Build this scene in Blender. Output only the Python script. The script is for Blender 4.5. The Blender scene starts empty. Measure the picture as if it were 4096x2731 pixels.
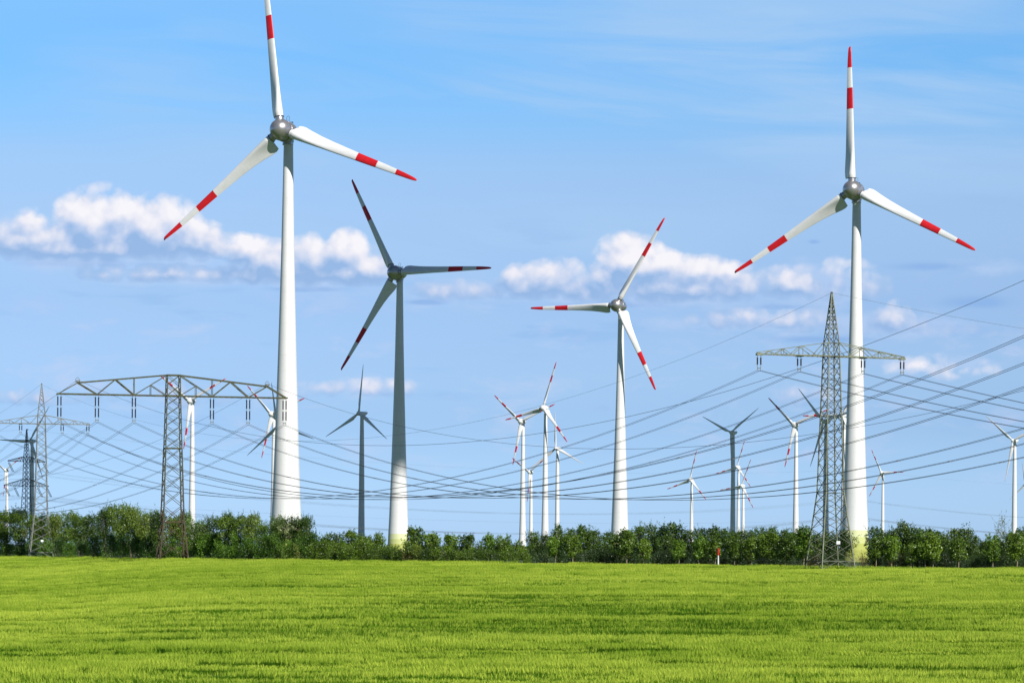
import bpy, bmesh, math, random
import numpy as np
from mathutils import Matrix, Vector, Euler

C = bpy.context.scene.collection
SC = bpy.context.scene
R = math.radians
# ------------------------------------------------------------------ camera
F, CX, H0, ZC = 11616.0, 2048.0, 2220.0, 1.3        # focal length in photo pixels, horizon row, eye height over the plain
cam = bpy.data.cameras.new('camera'); co = bpy.data.objects.new('camera', cam); C.objects.link(co)
TH = .0055                                           # the photographer held the camera a third of a degree off level
co.location = (0, 0, ZC); co.rotation_euler = (Matrix.Rotation(math.pi/2, 3, 'X') @ Matrix.Rotation(TH, 3, 'Z')).to_euler()
cam.sensor_width = 36.0; cam.lens = F/4096*36; cam.shift_y = (H0-1365.5)/4096
cam.clip_start = 0.5; cam.clip_end = 60000
SC.camera = co
# ------------------------------------------------------------------ light
SUN_EL, SUN_AZ = R(38), R(146)                       # azimuth from +Y towards +X
SUN = Vector((math.sin(SUN_AZ)*math.cos(SUN_EL), math.cos(SUN_AZ)*math.cos(SUN_EL), math.sin(SUN_EL)))
sl = bpy.data.lights.new('sun', 'SUN'); so = bpy.data.objects.new('sun', sl); C.objects.link(so)
sl.energy = 4.9; sl.angle = R(0.5); sl.color = (1.0, 0.97, 0.92)
so.rotation_euler = SUN.to_track_quat('Z', 'Y').to_euler()
SC.view_settings.view_transform = 'Standard'; SC.view_settings.look = 'None'
SC.view_settings.exposure = 0.15; SC.view_settings.gamma = 1.0

# node helper
class N:
    def __init__(s, tree): s.t = tree; s.n = tree.nodes; s.l = tree.links
    def new(s, typ, **kw):
        nd = s.n.new(typ)
        for k, v in kw.items(): setattr(nd, k, v)
        return nd
    def put(s, sock, v):
        if isinstance(v, bpy.types.NodeSocket): s.l.new(v, sock)
        else: sock.default_value = v
    def math(s, op, a, b=0.0, c=None, clamp=False):
        nd = s.new('ShaderNodeMath', operation=op, use_clamp=clamp)
        s.put(nd.inputs[0], a); s.put(nd.inputs[1], b)
        if c is not None: s.put(nd.inputs[2], c)
        return nd.outputs[0]
    def mix(s, f, a, b, blend='MIX'):
        nd = s.new('ShaderNodeMix', data_type='RGBA', blend_type=blend)
        s.put(nd.inputs[0], f); s.put(nd.inputs[6], a); s.put(nd.inputs[7], b)
        return nd.outputs[2]
    def step(s, v, lo, hi):
        nd = s.new('ShaderNodeMapRange', interpolation_type='SMOOTHSTEP')
        s.put(nd.inputs[0], v); nd.inputs[1].default_value = lo; nd.inputs[2].default_value = hi
        return nd.outputs[0]
    def noise(s, vec, scale, detail=4, rough=.55, out=0, dist=0):
        nd = s.new('ShaderNodeTexNoise'); s.put(nd.inputs['Vector'], vec)
        nd.inputs['Scale'].default_value = scale; nd.inputs['Detail'].default_value = detail
        nd.inputs['Roughness'].default_value = rough; nd.inputs['Distortion'].default_value = dist
        return nd.outputs[out]
    def ramp(s, f, pts, interp='LINEAR'):
        nd = s.new('ShaderNodeValToRGB'); cr = nd.color_ramp; cr.interpolation = interp
        while len(cr.elements) > 1: cr.elements.remove(cr.elements[0])
        cr.elements[0].position = pts[0][0]; cr.elements[0].color = (*pts[0][1], 1)
        for p, c in pts[1:]:
            e = cr.elements.new(p); e.color = (*c, 1)
        s.put(nd.inputs[0], f); return nd.outputs[0]
    def mapping(s, vec, loc=(0, 0, 0), scale=(1, 1, 1)):
        nd = s.new('ShaderNodeMapping'); s.put(nd.inputs[0], vec)
        nd.inputs[1].default_value = loc; nd.inputs[3].default_value = scale
        return nd.outputs[0]

# ------------------------------------------------------------------ sky
W = bpy.data.worlds.new('World'); SC.world = W; W.use_nodes = True
def cloud_group():
    """density of the far cumulus bank as a function of direction (tangent plane units: thousands of photo pixels)"""
    g = bpy.data.node_groups.new('cumulus', 'ShaderNodeTree')
    g.interface.new_socket('P', in_out='INPUT', socket_type='NodeSocketVector')
    g.interface.new_socket('D', in_out='OUTPUT', socket_type='NodeSocketFloat')
    g.interface.new_socket('H', in_out='OUTPUT', socket_type='NodeSocketFloat')
    k = N(g); gi = k.new('NodeGroupInput'); go = k.new('NodeGroupOutput')
    P = gi.outputs[0]
    # billows: warp the point a little
    wn = k.noise(P, 5.5, 5, .55, out=1)
    sub = k.new('ShaderNodeVectorMath', operation='SUBTRACT'); k.put(sub.inputs[0], wn); sub.inputs[1].default_value = (.5, .5, .5)
    sc_ = k.new('ShaderNodeVectorMath', operation='SCALE'); k.put(sc_.inputs[0], sub.outputs[0]); sc_.inputs[3].default_value = .09
    ad = k.new('ShaderNodeVectorMath', operation='ADD'); k.put(ad.inputs[0], P); k.put(ad.inputs[1], sc_.outputs[0])
    Q = ad.outputs[0]
    banks = [  # (base row, [(x, y, rx, ry, weight)])
        (1050, [(105, 960, 170, 62, .8), (375, 905, 135, 110, 1), (470, 860, 80, 60, 1), (610, 930, 150, 100, 1), (760, 985, 130, 75, 1),
                (330, 1015, 430, 60, 1), (120, 885, 90, 40, .5), (240, 960, 140, 80, .8), (690, 900, 80, 60, .8), (860, 1000, 90, 50, .7)]),
        (1143, [(985, 1010, 85, 50, .8), (1075, 1050, 110, 60, .75), (1265, 1040, 120, 75, .95), (1375, 1030, 90, 75, 1), (1450, 1085, 110, 55, .9),
                (1350, 1110, 230, 50, 1), (1040, 1115, 260, 38, .75), (620, 1105, 300, 40, .5), (1180, 1090, 120, 50, .8)]),
        (1205, [(2095, 1140, 100, 62, .75), (2250, 1130, 120, 70, .8), (2510, 1030, 105, 75, 1.1), (2610, 1065, 120, 55, 1), (2800, 1085, 150, 42, .9),
                (2700, 1140, 340, 75, .85), (3170, 1140, 150, 66, .66), (3360, 1140, 150, 84, .5), (1800, 1180, 160, 50, .5), (2300, 1175, 330, 50, .62), (2410, 1110, 100, 50, .7)]),
        (1335, [(3590, 1280, 95, 60, .62), (3120, 1262, 210, 34, .5), (2880, 1290, 140, 44, .42), (3500, 1325, 380, 34, .42), (4000, 1340, 160, 40, .36)]),
        (1640, [(1420, 1550, 240, 34, .42), (150, 1610, 300, 40, .36), (730, 1640, 240, 44, .38), (1740, 1645, 90, 22, .3), (3230, 1590, 160, 46, .3),
                (3750, 1460, 200, 46, .36), (2500, 1660, 220, 36, .36), (3620, 1800, 140, 34, .34), (1650, 1800, 140, 34, .34), (3900, 1690, 170, 40, .36), (600, 1560, 200, 40, .36)]),
    ]
    sep = k.new('ShaderNodeSeparateXYZ'); k.put(sep.inputs[0], Q)
    sepP = k.new('ShaderNodeSeparateXYZ'); k.put(sepP.inputs[0], P)
    tot = None; hs_ = None
    for base, bl in banks:
        mx = None
        for (x, y, rx, ry, wgt) in bl:
            u, v = (x-CX)/1000, (H0-y)/1000
            sx, sy = 1000/(rx*1.7), 1000/(ry*1.75)
            m = k.mapping(Q, (-u*sx, -v*sy, 0), (sx, sy, 0))
            gr = k.new('ShaderNodeTexGradient', gradient_type='SPHERICAL'); k.put(gr.inputs[0], m)
            o = k.math('MULTIPLY', gr.outputs[1], wgt*1.6)
            mx = o if mx is None else k.math('SMOOTH_MAX', mx, o, .12)
        vb = (H0-base)/1000
        low = k.step(sepP.outputs[1], vb-.035, vb+.05)
        mx = k.math('MULTIPLY', mx, low)
        hh_ = k.math('MULTIPLY', mx, k.math('MULTIPLY_ADD', sepP.outputs[1], 1/.17, -vb/.17, clamp=True))
        tot = mx if tot is None else k.math('MAXIMUM', tot, mx)
        hs_ = hh_ if hs_ is None else k.math('MAXIMUM', hs_, hh_)
    def puff(scale):
        vo = k.new('ShaderNodeTexVoronoi', feature='SMOOTH_F1', voronoi_dimensions='2D'); k.put(vo.inputs['Vector'], Q); vo.inputs['Scale'].default_value = scale; vo.inputs['Smoothness'].default_value = .25
        return k.math('SUBTRACT', .46, vo.outputs['Distance'])
    n2 = k.math('ADD', k.math('ADD', k.math('MULTIPLY', puff(9.0), .75), k.math('MULTIPLY', puff(21.0), .42)), k.math('MULTIPLY', k.math('SUBTRACT', k.noise(P, 26.0, 5, .6), .5), .45))
    amp = k.math('MULTIPLY', n2, 1.0)
    d = k.math('ADD', tot, k.math('MULTIPLY', amp, k.step(tot, .0, .5)))
    k.l.new(d, go.inputs[0]); k.l.new(k.math('DIVIDE', hs_, k.math('MAXIMUM', tot, .05)), go.inputs[1]); return g
k = N(W.node_tree); k.n.clear()
tc = k.new('ShaderNodeTexCoord'); sp = k.new('ShaderNodeSeparateXYZ'); k.l.new(tc.outputs['Generated'], sp.inputs[0])
X, Y_, Z = sp.outputs
yy = k.math('MAXIMUM', Y_, .08)
u = k.math('MULTIPLY', k.math('DIVIDE', X, yy), F/1000); v = k.math('MULTIPLY', k.math('DIVIDE', Z, yy), F/1000)
cmb = k.new('ShaderNodeCombineXYZ'); k.l.new(u, cmb.inputs[0]); k.l.new(v, cmb.inputs[1]); UV = cmb.outputs[0]
sky = k.new('ShaderNodeTexSky', sky_type='NISHITA'); sky.sun_disc = False
sky.sun_elevation = SUN_EL; sky.sun_rotation = SUN_AZ; sky.altitude = 50
sky.air_density = 1.0; sky.dust_density = .5; sky.ozone_density = 1.5
el = k.math('MULTIPLY', k.math('ARCSINE', k.math('MAXIMUM', Z, 0)), 57.2958/90)
# measured brightness of the Nishita sky above this horizon and the blue the photographed sky has at each height
NISH = [(.5, (.63, .611, .447)), (2.5, (.654, .739, .625)), (4.5, (.537, .69, .70)), (7.5, (.39, .559, .69)), (10.5, (.30, .455, .629)), (19.5, (.168, .272, .441)), (44.5, (.074, .124, .226))]
SEEN = [(0, (174, 210, 247)), (1.3, (166, 204, 242)), (2.6, (159, 197, 236)), (3.6, (163, 199, 237)), (5.0, (159, 195, 236)), (6.5, (163, 199, 238)), (7.5, (158, 197, 240)), (8.6, (138, 195, 246)), (9.6, (124, 190, 248)), (11, (130, 190, 246)), (13, (95, 150, 225))]
def lin(c): c = c/255; return c/12.92 if c <= .04045 else ((c+.055)/1.055)**2.4
pts_ = []
for e_, c_ in SEEN:
    nv = [float(np.interp(e_, [q[0] for q in NISH], [q[1][i] for q in NISH])) for i in range(3)]
    pts_.append((e_/90, [lin(c_[i])/nv[i]/2/2**SC.view_settings.exposure for i in range(3)]))
pts_ += [(18/90, [.16, .20, .26]), (35/90, [.14, .17, .22])]  # sky above the view darkened to weaken the ambient light
tint = k.ramp(el, pts_)
skyc = k.mix(1.0, sky.outputs[0], tint, 'MULTIPLY')
gg = k.new('ShaderNodeVectorMath', operation='SCALE'); k.put(gg.inputs[0], skyc); gg.inputs[3].default_value = 2.0; skyc = gg.outputs[0]
# unseen grey-blue cloud cover behind the camera, added to dim the ambient light
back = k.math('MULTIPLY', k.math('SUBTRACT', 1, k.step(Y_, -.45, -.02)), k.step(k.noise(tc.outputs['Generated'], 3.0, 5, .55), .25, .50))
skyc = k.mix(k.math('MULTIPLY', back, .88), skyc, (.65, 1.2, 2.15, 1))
# thin cirrus veils high up
rot = k.new('ShaderNodeMapping'); k.put(rot.inputs[0], UV); rot.inputs[2].default_value = (0, 0, R(5)); RV = rot.outputs[0]
mv = k.mapping(RV, (0, 0, 0), (.30, 2.3, 1)); mv2 = k.mapping(UV, (3.3, 1.4, 0), (.30, 1.0, 1))
ci = k.math('MULTIPLY', k.step(k.noise(mv, 1.5, 7, .55, dist=.8), .40, .66), k.step(k.noise(mv2, 1.0, 3, .5), .38, .60))
front = k.step(Y_, .25, .6)
ci = k.math('MULTIPLY', ci, k.math('MULTIPLY_ADD', k.step(v, .7, 1.3), .8, .2))
skyc = k.mix(k.math('MULTIPLY', k.math('MULTIPLY', ci, .85), front), skyc, (3.6, 5.5, 8.1, 1))
# faint blue-grey flat patches between the heaps
dk = k.math('MULTIPLY', k.step(k.noise(k.mapping(UV, (7, 2, 0), (.9, 5.0, 1)), 1.6, 5, .55), .55, .75), k.math('MULTIPLY', k.step(v, .3, .7), k.math('SUBTRACT', 1, k.step(v, 1.15, 1.5))))
skyc = k.mix(k.math('MULTIPLY', k.math('MULTIPLY', dk, .45), front), skyc, (2.3, 4.3, 7.6, 1))
# thin lavender heaps low down
lv = k.step(k.noise(k.mapping(UV, (11, 5, 0), (1.1, 2.6, 1)), 2.4, 7, .6, dist=.3), .52, .70)
lv = k.math('MULTIPLY', lv, k.math('MULTIPLY', k.step(v, .18, .5), k.math('SUBTRACT', 1, k.step(v, .85, 1.2))))
skyc = k.mix(k.math('MULTIPLY', k.math('MULTIPLY', lv, .42), front), skyc, (5.2, 5.9, 8.1, 1))
# flat grey-blue undersides
sh = None
for (x_s, y_s, rx, ry) in [(300, 1062, 520, 34), (900, 1100, 300, 24), (1250, 1160, 380, 28), (2450, 1216, 520, 30), (3100, 1222, 260, 26), (3700, 1055, 330, 42), (3250, 960, 60, 22), (3900, 1200, 300, 60), (1700, 1210, 200, 26), (3300, 1350, 500, 34)]:
    m_ = k.mapping(UV, (-(x_s-CX)/rx, -(H0-y_s)/ry, 0), (1000/rx, 1000/ry, 0))
    g_ = k.new('ShaderNodeTexGradient', gradient_type='QUADRATIC_SPHERE'); k.put(g_.inputs[0], m_)
    sh = g_.outputs[1] if sh is None else k.math('MAXIMUM', sh, g_.outputs[1])
sh = k.step(k.math('MULTIPLY', sh, k.math('MULTIPLY_ADD', k.noise(k.mapping(UV, (0, 0, 0), (1, 3, 1)), 4.0, 6, .6), 2.0, 0)), .08, .75)
skyc = k.mix(k.math('MULTIPLY', k.math('MULTIPLY', sh, .75), front), skyc, (2.35, 4.1, 7.3, 1))
# broad soft grey-lavender body of the cloud bank behind the bright heads
sb = None
for (x_s, y_s, rx, ry, w_) in [(2760, 1160, 560, 120, 1), (3260, 1140, 420, 150, .9), (420, 1030, 760, 100, 1), (1180, 1090, 560, 110, 1), (2300, 1160, 520, 110, .95), (1850, 1170, 330, 90, .7), (3560, 1300, 620, 100, .8), (2900, 1290, 560, 60, .75), (800, 1130, 520, 50, .7),
                          (60, 900, 240, 70, .7), (3900, 1060, 340, 60, .6), (3800, 1440, 420, 90, .6), (1450, 1550, 420, 70, .6)]:
    m_ = k.mapping(UV, (-(x_s-CX)/rx, -(H0-y_s)/ry, 0), (1000/rx, 1000/ry, 0))
    g_ = k.new('ShaderNodeTexGradient', gradient_type='SPHERICAL'); k.put(g_.inputs[0], m_)
    o_ = k.math('MULTIPLY', g_.outputs[1], w_); sb = o_ if sb is None else k.math('SMOOTH_MAX', sb, o_, .1)
sb = k.math('ADD', sb, k.math('MULTIPLY', k.math('SUBTRACT', k.noise(k.mapping(UV, (4, 4, 0), (1, 2.2, 1)), 4.5, 7, .6), .5), k.math('MULTIPLY', k.step(sb, 0, .2), 1.5)))
skyc = k.mix(k.math('MULTIPLY', k.math('MULTIPLY', k.step(sb, .18, .75), .58), front), skyc, (4.5, 5.75, 8.2, 1))
G = cloud_group()
def inst(vec):
    nd = k.new('ShaderNodeGroup'); nd.node_tree = G; k.put(nd.inputs[0], vec); inst.h = nd.outputs[1]; return nd.outputs[0]
d0 = inst(UV); HF = inst.h; d1 = inst(k.mapping(UV, (.035, .05, 0)))
mask = k.math('MULTIPLY', k.step(d0, .15, .36), k.math('MULTIPLY_ADD', k.step(d0, .25, .85), .60, .40))
relief = k.math('MULTIPLY', k.math('SUBTRACT', d0, d1), .50)
bil = k.math('MULTIPLY', k.math('SUBTRACT', k.noise(UV, 9.0, 5, .5), .5), .7)
lit = k.math('ADD', k.math('MULTIPLY_ADD', HF, .70, -.08), k.math('ADD', relief, bil), clamp=True)
ccol = k.ramp(lit, [(0, (.31, .49, .80)), (.25, (.45, .59, .86)), (.5, (.66, .73, .91)), (.75, (.86, .86, .95)), (1, (1.0, .97, 1.0))])
cc = k.new('ShaderNodeVectorMath', operation='SCALE'); k.put(cc.inputs[0], ccol); cc.inputs[3].default_value = 8.8
skyc = k.mix(k.math('MULTIPLY', k.math('MULTIPLY', mask, .93), front), skyc, cc.outputs[0])
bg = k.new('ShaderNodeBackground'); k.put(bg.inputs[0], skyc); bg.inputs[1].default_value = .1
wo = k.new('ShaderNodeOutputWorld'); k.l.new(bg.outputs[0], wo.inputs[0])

# ------------------------------------------------------------------ materials
def mat(name):
    m = bpy.data.materials.new(name); m.use_nodes = True; kk = N(m.node_tree)
    return m, kk, m.node_tree.nodes['Principled BSDF']
def obpos(kk): return kk.new('ShaderNodeTexCoord').outputs['Object']
def wpos(kk): return kk.new('ShaderNodeNewGeometry').outputs['Position']
def paint(name, col, rough=.45, var=.06, metal=0., scale=.6, dirt=None):
    m, kk, b = mat(name)
    n_ = kk.noise(obpos(kk), scale, 5, .6)
    lo = [c*(1-var*2) for c in col]; hi = [min(1, c*(1+var)) for c in col]
    c_ = kk.ramp(n_, [(.3, lo), (.65, hi)])
    if dirt:
        st = kk.step(kk.noise(kk.mapping(obpos(kk), (0, 0, 0), (1.5, 1.5, .25)), 1.2, 6, .65), .52, .75)
        c_ = kk.mix(kk.math('MULTIPLY', st, dirt[0]), c_, (*dirt[1], 1))
    kk.put(b.inputs['Base Color'], c_); b.inputs['Roughness'].default_value = rough; b.inputs['Metallic'].default_value = metal
    return m
M = {}
M['white'] = paint('white_paint', (.80, .80, .79), .38, .03, dirt=(.18, (.62, .60, .55)))
M['red'] = paint('red_paint', (.66, .012, .018), .40, .08, dirt=(.25, (.45, .05, .05)))
M['tipred'] = paint('dull_red_paint', (.42, .012, .02), .5, .08)
M['silver'] = paint('silver_paint', (.52, .50, .49), .32, .08, .75)
M['grey'] = paint('light_grey_paint', (.62, .63, .63), .5, .05)
M['dark'] = paint('dark_steel', (.05, .055, .06), .6, .1)
M['lattice'] = paint('weathered_green_grey_steel', (.20, .22, .145), .6, .2, 0, 1.3, dirt=(.5, (.09, .09, .05)))
M['galv'] = paint('galvanised_steel', (.20, .21, .19), .55, .15, 0, 1.3)
M['navy'] = paint('dark_grey_green_steel', (.05, .06, .07), .7, .12)
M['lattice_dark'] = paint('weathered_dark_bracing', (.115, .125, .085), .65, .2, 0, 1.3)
M['insul'] = paint('dark_brown_porcelain', (.035, .018, .016), .25, .15)
M['wire'] = paint('aged_conductor', (.045, .045, .05), .6, .1)
M['wirelight'] = paint('grey_conductor', (.16, .17, .18), .6, .1)
M['sign'] = paint('white_plate', (.85, .85, .84), .4, .02)
M['concrete'] = paint('grey_concrete', (.40, .40, .38), .85, .12)
def portal_mat():
    m, kk, b = mat('mossy_steel_rusting_to_brown')
    p = obpos(kk); s_ = kk.new('ShaderNodeSeparateXYZ'); kk.put(s_.inputs[0], p)
    nz = kk.noise(p, 1.1, 5, .65)
    h = kk.math('MULTIPLY_ADD', nz, 7.0, s_.outputs[2])
    f = kk.step(h, 7, 18)
    moss = kk.ramp(kk.noise(p, 2.3, 5, .6), [(.3, (.045, .047, .026)), (.6, (.085, .09, .040)), (.8, (.15, .145, .045))])
    rust = kk.ramp(kk.noise(p, 1.7, 5, .6), [(.3, (.030, .022, .015)), (.6, (.080, .050, .026)), (.8, (.20, .10, .035))])
    kk.put(b.inputs['Base Color'], kk.mix(f, rust, moss)); b.inputs['Roughness'].default_value = .75
    return m
M['portal'] = portal_mat()
def tower_mat(name, bands):
    m, kk, b = mat(name)
    p = obpos(kk); s_ = kk.new('ShaderNodeSeparateXYZ'); kk.put(s_.inputs[0], p)
    z = s_.outputs[2]
    base = kk.ramp(kk.noise(kk.mapping(p, (0, 0, 0), (1, 1, .3)), .5, 5, .6), [(.3, (.75, .75, .74)), (.65, (.82, .82, .81))])
    streak = kk.step(kk.noise(kk.mapping(p, (0, 0, 0), (2.2, 2.2, .05)), 1.0, 4, .6), .55, .8)
    base = kk.mix(kk.math('MULTIPLY', streak, .20), base, (.5, .49, .44, 1))
    # thin ring seams every few metres
    fr = kk.math('FRACT', kk.math('DIVIDE', z, 3.85)); seam = kk.math('LESS_THAN', fr, .014)
    base = kk.mix(kk.math('MULTIPLY', seam, .38), base, (.45, .45, .43, 1))
    if bands:
        zz = kk.math('DIVIDE', z, 10.0)
        bc = kk.ramp(zz, [(0, (.33, .34, .09)), (.13, (.40, .42, .09)), (.33, (.47, .50, .12)), (.52, (.58, .61, .24)), (.70, (.70, .73, .40))], 'CONSTANT')
        base = kk.mix(kk.math('LESS_THAN', z, 8.95), base, bc)
    kk.put(b.inputs['Base Color'], base); b.inputs['Roughness'].default_value = .5
    return m
M['tower_band'] = tower_mat('white_concrete_with_green_rings', True)
M['tower_plain'] = tower_mat('white_steel_tower', False)
def leaf_mat(name, dark, light, trans=.24, nscale=.35, hue=None):
    m = bpy.data.materials.new(name); m.use_nodes = True; kk = N(m.node_tree); kk.n.clear()
    p = wpos(kk); n1 = kk.noise(p, nscale, 3, .6); n2 = kk.noise(p, nscale*7, 2, .6)
    rnd = kk.new('ShaderNodeObjectInfo').outputs['Random']
    f = kk.math('ADD', kk.math('MULTIPLY', n1, .55), kk.math('MULTIPLY', n2, .45))
    f = kk.math('ADD', f, kk.math('MULTIPLY_ADD', rnd, .26, -.13))
    c = kk.ramp(f, [(.34, dark), (.62, light)])
    if hue:
        c = kk.mix(kk.math('MULTIPLY', kk.step(rnd, .5, .95), hue[0]), c, (*hue[1], 1))
    d = kk.new('ShaderNodeBsdfDiffuse'); kk.put(d.inputs[0], c)
    t = kk.new('ShaderNodeBsdfTranslucent'); kk.put(t.inputs[0], kk.mix(.5, c, (.25, .40, .03, 1)))
    g = kk.new('ShaderNodeBsdfGlossy'); g.inputs['Roughness'].default_value = .45; g.inputs[0].default_value = (.8, .85, .8, 1)
    m1 = kk.new('ShaderNodeMixShader'); m1.inputs[0].default_value = trans; kk.l.new(d.outputs[0], m1.inputs[1]); kk.l.new(t.outputs[0], m1.inputs[2])
    m2 = kk.new('ShaderNodeMixShader'); m2.inputs[0].default_value = .05; kk.l.new(m1.outputs[0], m2.inputs[1]); kk.l.new(g.outputs[0], m2.inputs[2])
    o = kk.new('ShaderNodeOutputMaterial'); kk.l.new(m2.outputs[0], o.inputs[0]); return m
M['leaf_hedge'] = leaf_mat('hedge_leaves', (.028, .065, .005), (.165, .275, .018), hue=(.32, (.18, .17, .040)))
M['leaf_under'] = leaf_mat('undergrowth_leaves', (.028, .080, .006), (.130, .260, .018))
M['leaf_maple'] = leaf_mat('young_maple_leaves', (.045, .095, .008), (.195, .305, .022), hue=(.35, (.06, .20, .015)))
M['leaf_back'] = leaf_mat('back_row_leaves', (.030, .065, .008), (.100, .190, .016), hue=(.4, (.07, .085, .03)))
M['leaf_dark'] = leaf_mat('dark_thicket_leaves', (.012, .030, .006), (.040, .085, .012))
M['leaf_brown'] = leaf_mat('reddish_brown_leaves', (.06, .045, .012), (.17, .12, .03))
M['leaf_pale'] = leaf_mat('pale_grey_green_leaves', (.16, .19, .13), (.28, .31, .22))
M['leaf_far'] = leaf_mat('far_leaves', (.03, .06, .035), (.06, .10, .05), .2, .05)
M['bark'] = paint('bark', (.16, .13, .09), .9, .2, 0, 3)
M['barklight'] = paint('pale_bark', (.30, .25, .16), .9, .15, 0, 3)
def blade_mat(name, dark, light, trans, sx=.035, sy=.30):
    m = bpy.data.materials.new(name); m.use_nodes = True; kk = N(m.node_tree); kk.n.clear()
    p = wpos(kk)
    n1 = kk.noise(kk.mapping(p, (0, 0, 0), (sx, sy, 0)), 1.0, 4, .6)
    n3 = kk.noise(kk.mapping(p, (40, 9, 0), (.012, .03, 0)), 1.0, 2, .5)
    rnd = kk.new('ShaderNodeObjectInfo').outputs['Random']
    f = kk.math('ADD', kk.math('MULTIPLY', n1, .55), kk.math('MULTIPLY', n3, .45))
    f = kk.math('ADD', f, kk.math('MULTIPLY_ADD', rnd, .16, -.08))
    c = kk.ramp(f, [(.38, dark), (.60, light)])
    d = kk.new('ShaderNodeBsdfDiffuse'); kk.put(d.inputs[0], c)
    t = kk.new('ShaderNodeBsdfTranslucent'); kk.put(t.inputs[0], c)
    m1 = kk.new('ShaderNodeMixShader'); m1.inputs[0].default_value = trans; kk.l.new(d.outputs[0], m1.inputs[1]); kk.l.new(t.outputs[0], m1.inputs[2])
    o = kk.new('ShaderNodeOutputMaterial'); kk.l.new(m1.outputs[0], o.inputs[0]); return m
M['ear'] = blade_mat('barley_awns', (.26, .41, .032), (.54, .66, .080), .34)
M['grainleaf'] = blade_mat('barley_leaves', (.045, .125, .008), (.12, .26, .015), .28)
def soil():
    m, kk, b = mat('field_soil_and_stems')
    p = wpos(kk); c = kk.ramp(kk.noise(kk.mapping(p, (0, 0, 0), (.05, .4, 1)), 1.5, 6, .6), [(.3, (.030, .060, .010)), (.7, (.07, .12, .02))])
    kk.put(b.inputs['Base Color'], c); b.inputs['Roughness'].default_value = 1.0; return m
M['soil'] = soil()
def cloudmat():
    m, kk, b = mat('cloud_vapour'); b.inputs['Base Color'].default_value = (.9, .9, .9, 1); b.inputs['Roughness'].default_value = 1
    return m
M['cloud'] = cloudmat()

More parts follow.
